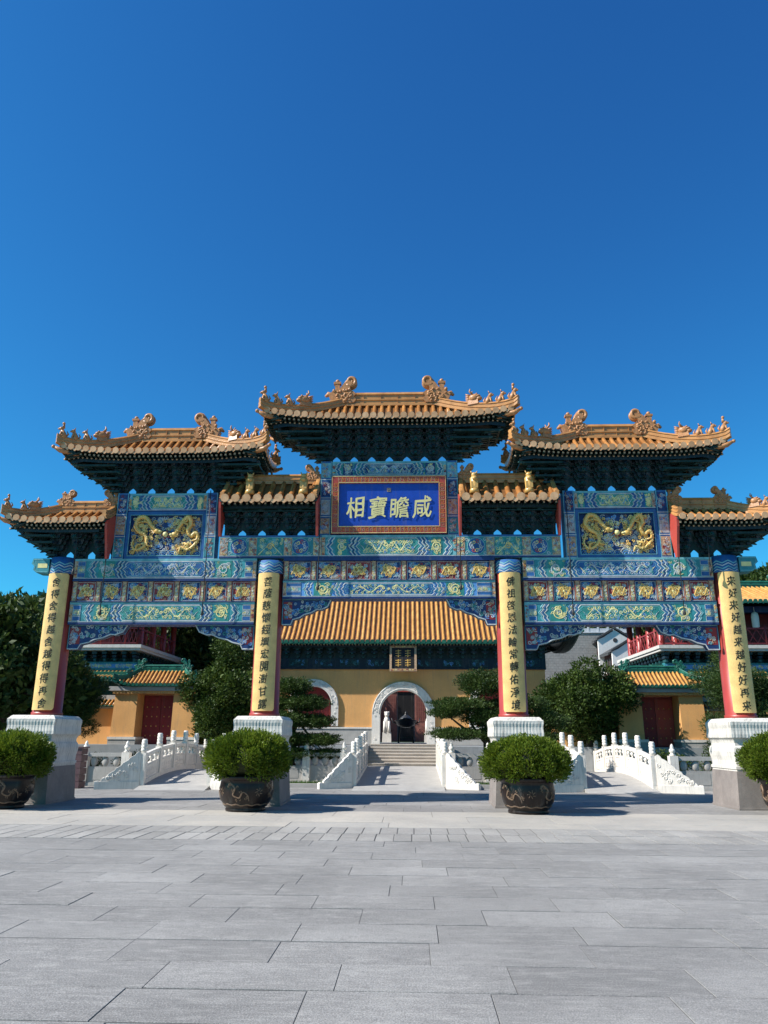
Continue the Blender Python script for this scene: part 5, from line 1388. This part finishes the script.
# ------------------------------------------------------------------ hillside: retaining wall, white-walled houses, far right temple
t = thing('retaining_wall', 'grey stone retaining wall topped by a pale balustrade, on the slope right of the hall', 'retaining wall', (0, 0, -0.54))
BRICKM = stone('grey_retaining_stone', (.29, .275, .25), .85, .3, .3, .3)
b = MB(); b.box(8.5, 17, 37.5, 38.5, .5, 9.6, 0)
for k in range(24):
    for hf in (0, 1):
        zz = .6+k*.375+hf*.187
        for j in range(30): x = 8.5+j*.283+(.14 if hf else 0); b.box(x+.006, min(16.99, x+.277), 37.47, 37.499, zz+.006, zz+.181, 0)
b.build('wall', BRICKM, t)
b = MB()
for k in range(12): b.box(8.6+k*.72, 8.74+k*.72, 37.5, 37.65, 9.62, 10.4, 0); 
b.box(8.5, 17, 37.52, 37.62, 10.1, 10.25, 0); b.box(8.5, 17, 37.52, 37.62, 9.66, 9.95, 0); b.box(8.5, 17, 37.4, 38.5, 9.602, 9.66, 0); b.build('balustrade', paint('pale_grey_rail', (.5, .51, .52), .8, .15), t)
DT = paint('dark_grey_tile', (.06, .062, .065), .8, .3, 10, .4); BW = paint('weathered_brown_wood', (.11, .05, .045), .7, .35, 6, .2, 40, (1, 1, .2))
def town_house(x, y, z, lab):
    t = thing('row_house', lab, 'house', (x, y, z), radians(-86))
    t.scale = (.74, .74, .74)
    b = MB(); b.box(-6.0, 0, -.0, 3.0, -4.5, 2.6, 0)
    for k in range(14): b.box(-5.9+k*.42, -5.86+k*.42, -.03, -.001, -4.5, 2.5, 0)
    b.box(-6.0, .0, -.06, -.001, .9, 1.0, 1); b.box(-6.0, .0, -.06, -.001, -1.2, -1.05, 1)
    b.build('timber_front', [BW, WHITEW], t)
    for k in range(8):
        b = MB(); b.box(-5.6+k*.72, -5.15+k*.72, -.05, -.031, 1.2, 2.2, 0); w = b.build('window', paint('dim_window', (.03, .032, .035), .3), t)
    b = MB(); b.prism([(-.2, -4.5), (3.4, -4.5), (3.4, 2.5), (2.6, 3.0), (1.5, 3.7), (.4, 3.0), (-.2, 2.75)], .0, .22, 'x', 0); w = b.build('end_wall', WHITEW, t)
    b = MB(); b.tube([(.225, 1.5, 2.7), (.24, 1.5, 2.7)], .22, 16, 0, True, False); b.build('round_vent', DT, w)
    b = MB()
    for a, c in (((-.35, 2.72), (1.5, 3.82)), ((1.5, 3.82), (3.6, 2.55))):
        b.prism([a, c, (c[0], c[1]+.18), (a[0], a[1]+.18)], -.12, .36, 'x', 0)
    b.prism([(-.5, 2.62), (1.5, 3.72), (3.5, 2.62), (3.5, 2.45), (1.5, 3.5), (-.5, 2.45)], -6.1, -.13, 'x', 0)
    for k in range(26): b.tube([(-6.0+k*.23, -.5, 2.64), (-6.0+k*.23, 1.5, 3.74)], .06, 5, 0)
    b.build('roof', DT, t)
town_house(14.28, 36.8, 6.44, 'white walled house with timber front, upper one on the slope right of the hall')
town_house(14.67, 34.6, 5.35, 'white walled house with timber front, lower one beside the right pavilion')
# ------------------------------------------------------------------ trees and shrubs
def cl(rnd, n, c, R_, r0, r1):
    out = []
    for _ in range(n):
        z = rnd.uniform(-.85, 1); a = rnd.random()*6.28; q = sqrt(max(0, 1-z*z)); k = rnd.uniform(.45, .92); r = rnd.uniform(r0, r1)
        out.append((c[0]+q*cos(a)*R_[0]*k, c[1]+q*sin(a)*R_[1]*k, c[2]+z*R_[2]*k, r, r, r*.8))
    return out
r1 = random.Random(31)
make_tree('broadleaf_tree', 'dense dark broadleaf tree between the left gatehouse and the hall', (-7.5, 13.35, 1.0), cl(r1, 30, (0, 0, 2.0), (1.7, 1.1, 1.9), .55, .9)+[(0.2, 0, 4.3, .8, .8, .65), (.5, 0, 3.8, .85, .85, .75)], 36000, .14, LEAF_D, 2.0, .16, 1)
make_tree('broadleaf_tree', 'broad round tree between the hall and the right gatehouse', (7.95, 13.3, 1.0), cl(r1, 36, (0, 0, 1.95), (2.0, 1.1, 1.85), .6, .9), 44000, .14, LEAF_D, 1.8, .17, 2)
# clipped cloud trees either side of the ramp: flat pads on bent limbs
def pads(lst): return [(x, y, z, rx*.97, rx*.8, rz*.82) for x, y, z, rx, rz in lst]
make_tree('cloud_pruned_tree', 'cloud pruned dark evergreen with stacked pads, left of the central ramp', (-3.75, 9.2, 0),
          pads([(-.15, 0, 3.40, .85, .42), (.35, -.1, 2.80, .95, .40), (-.75, .1, 2.8, .7, .4), (.75, -.2, 2.15, .80, .34), (-.3, -.3, 2.2, .95, .40), (.95, -.25, 1.5, .85, .30), (-.3, -.2, 1.55, .95, .34), (1.2, -.2, 1.0, .7, .26), (.2, -.3, 1.0, .8, .28)]), 60000, .085, LEAF_P, 2.6, .13, 3, 'clipped evergreens beside the ramp', .25, .5, .34)
make_tree('cloud_pruned_tree', 'cloud pruned dark evergreen with spreading pads, right of the central ramp', (3.35, 9.4, 0),
          pads([(-.05, 0, 3.40, 1.0, .60), (-.75, -.1, 2.62, 1.15, .36), (1.1, .1, 2.7, 1.05, .42), (-1.35, -.2, 2.35, .6, .24), (.2, -.1, 2.2, 1.1, .40), (1.8, .1, 2.1, .95, .46), (-.95, -.25, 1.65, 1.0, .27), (.55, -.2, 1.65, 1.0, .36), (1.5, 0, 1.55, 1.0, .40)]), 66000, .085, LEAF_P, 2.6, .14, 4, 'clipped evergreens beside the ramp', .25, .5, .34)
make_tree('pine_tree', 'bushy dark pine in front of the left pavilion', (-12.7, 10.2, 0), cl(r1, 20, (0, 0, 2.9), (1.0, 1.1, 2.3), .45, .75), 34000, .15, LEAF_P, 3.2, .15, 5, None, .35, .5, .16)
make_tree('pine_tree', 'bushy pine behind the rightmost column', (12.9, 10.8, 0), cl(r1, 26, (0.3, 0, 2.9), (1.9, 1.4, 2.2), .5, .85), 38000, .15, LEAF_P, 3.2, .15, 6, None, .35, .5, .16)
for o in bpy.data.objects:
    if o.get('label', '').startswith('cloud pruned dark evergreen with spreading'): o.scale = (1.14, 1.0, 1.05)
# one of each hill tree kind, then copies scattered on the slopes
protos = []
for k in range(3):
    rk = random.Random(60+k)
    protos.append(make_tree('hill_tree', 'placeholder', (0, 0, 0), cl(rk, 22, (0, 0, 3.4), (2.2, 2.2, 2.3), .7, 1.25), 8500, .30, LEAF_H, 3.0, .22, 60+k, 'trees on the wooded slopes'))
spots = []
rs_ = random.Random(5)
for _ in range(900):
    side = rs_.choice((-1, -1, 1)); y = rs_.uniform(9, 62)
    x = side*rs_.uniform(13+max(0, 20-y)*.15, 46)
    if side < 0 and y < 27 and y > 8.5: continue
    if side < 0 and x > -21.6 and 16 < y < 27: continue
    if side > 0 and 10 < x < 26.5 and y < 32.5: continue
    if side > 0 and x < 19.5 and y < 40: continue
    if side < 0 and x > -19 and y < 10: continue
    if abs(x) > 14+ (y+20)*.62: continue
    if ((.190 if x < 0 else .232)*(y+20.2)+1.6-max(hill_z(x, y)-.4, 0))/6.4 < .7: continue
    if all((x-a)**2+(y-b)**2 > 2.9**2 for a, b in spots): spots.append((x, y))
    if len(spots) >= 120: break
for x in (6.5, 9.5, 12.5, 15.5, 18.6, 22): spots.append((x, 43+abs(x-13)*.3))
spots += [(-9.2, 27), (-12.3, 28), (-7, 29), (-15.5, 29), (26.5, 24), (25, 20.5), (28.5, 21), (24.8, 15)]
spots += [(-15.4, 8.6), (-17.4, 7.2), (-17.6, 9.6), (-14.2, 8.2), (-20.5, 7.5)]
big = [(25.2, 34), (27.4, 33), (24.4, 37), (29.8, 33.5), (31.5, 37), (20.5, 12.5), (22.5, 10.5)]; spots += big
used = [False]*3
places = []
for i, (x, y) in enumerate(spots):
    k = i % 3
    side = 'left' if x < 0 else 'right'
    lab = 'leafy dark green tree in the wood on the slope, %s of the hall' % side
    z = max(hill_z(x, y)-.4, 1.0 if 12 < y < 40 else -.05)
    if not used[k]:
        o = protos[k]; o.location = (x, y, z); o['label'] = lab; used[k] = True
    else: o = copy_tree(protos[k], (x, y, z), lab)
    lim = (.190 if x < 0 else .232)*(y+20.2)+1.6-z      # keep the wood's skyline where the photograph has it
    s = min(rs_.uniform(.85, 1.45), lim/6.4)
    if (x, y) in big: s = min(2.1, lim/6.4*.97) if y > 20 else .95
    o.scale = (s, s, s*rs_.uniform(.9, 1.15)); o.rotation_euler = (0, 0, rs_.random()*6.28)
# clipped shrubs at the foot of the gatehouses and beside the ramp
def shrub(x, y, z, rx, rz, lab, seed, mat=None):
    rk = random.Random(seed); t = thing('garden_shrub', lab, 'shrub', (x, y, z), 0, 'low shrubs in the garden'); b = MB()
    for k in range(7): a = k*.9; b.tube([(0, 0, 0), (rx*.5*cos(a), rx*.4*sin(a), rz*1.2)], [.02, .008], 5)
    b.build('stem', BARK, t); b = MB(); leaves(b, cl(rk, 9, (0, 0, rz), (rx*.7, rx*.5, rz*.6), rx*.35, rx*.5), 2600, .09, rk, 0, .4, .5, .4); b.build('foliage', mat or LEAF_D, t)
for i, (x, y, rx, rz, lab) in enumerate(((10.2, 10.4, .85, .75, 'leafy shrub below the door of the right gatehouse'), (11.6, 10.0, .9, .7, 'leafy shrub below the right pier of the right gatehouse'), (8.95, 12.3, .6, .8, 'leafy shrub at the far end of the right bridge'),
        (-10.0, 10.4, .85, .6, 'leafy shrub below the door of the left gatehouse'), (-11.5, 9.6, .9, .55, 'leafy shrub below the left pier of the left gatehouse'), (-5.2, 11.4, .8, .8, 'leafy shrub at the right end of the left bridge'),
        (5.1, 11.4, .7, .6, 'leafy shrub at the left end of the right bridge'))):
    shrub(x, y, 0, rx, rz, lab, 300+i)
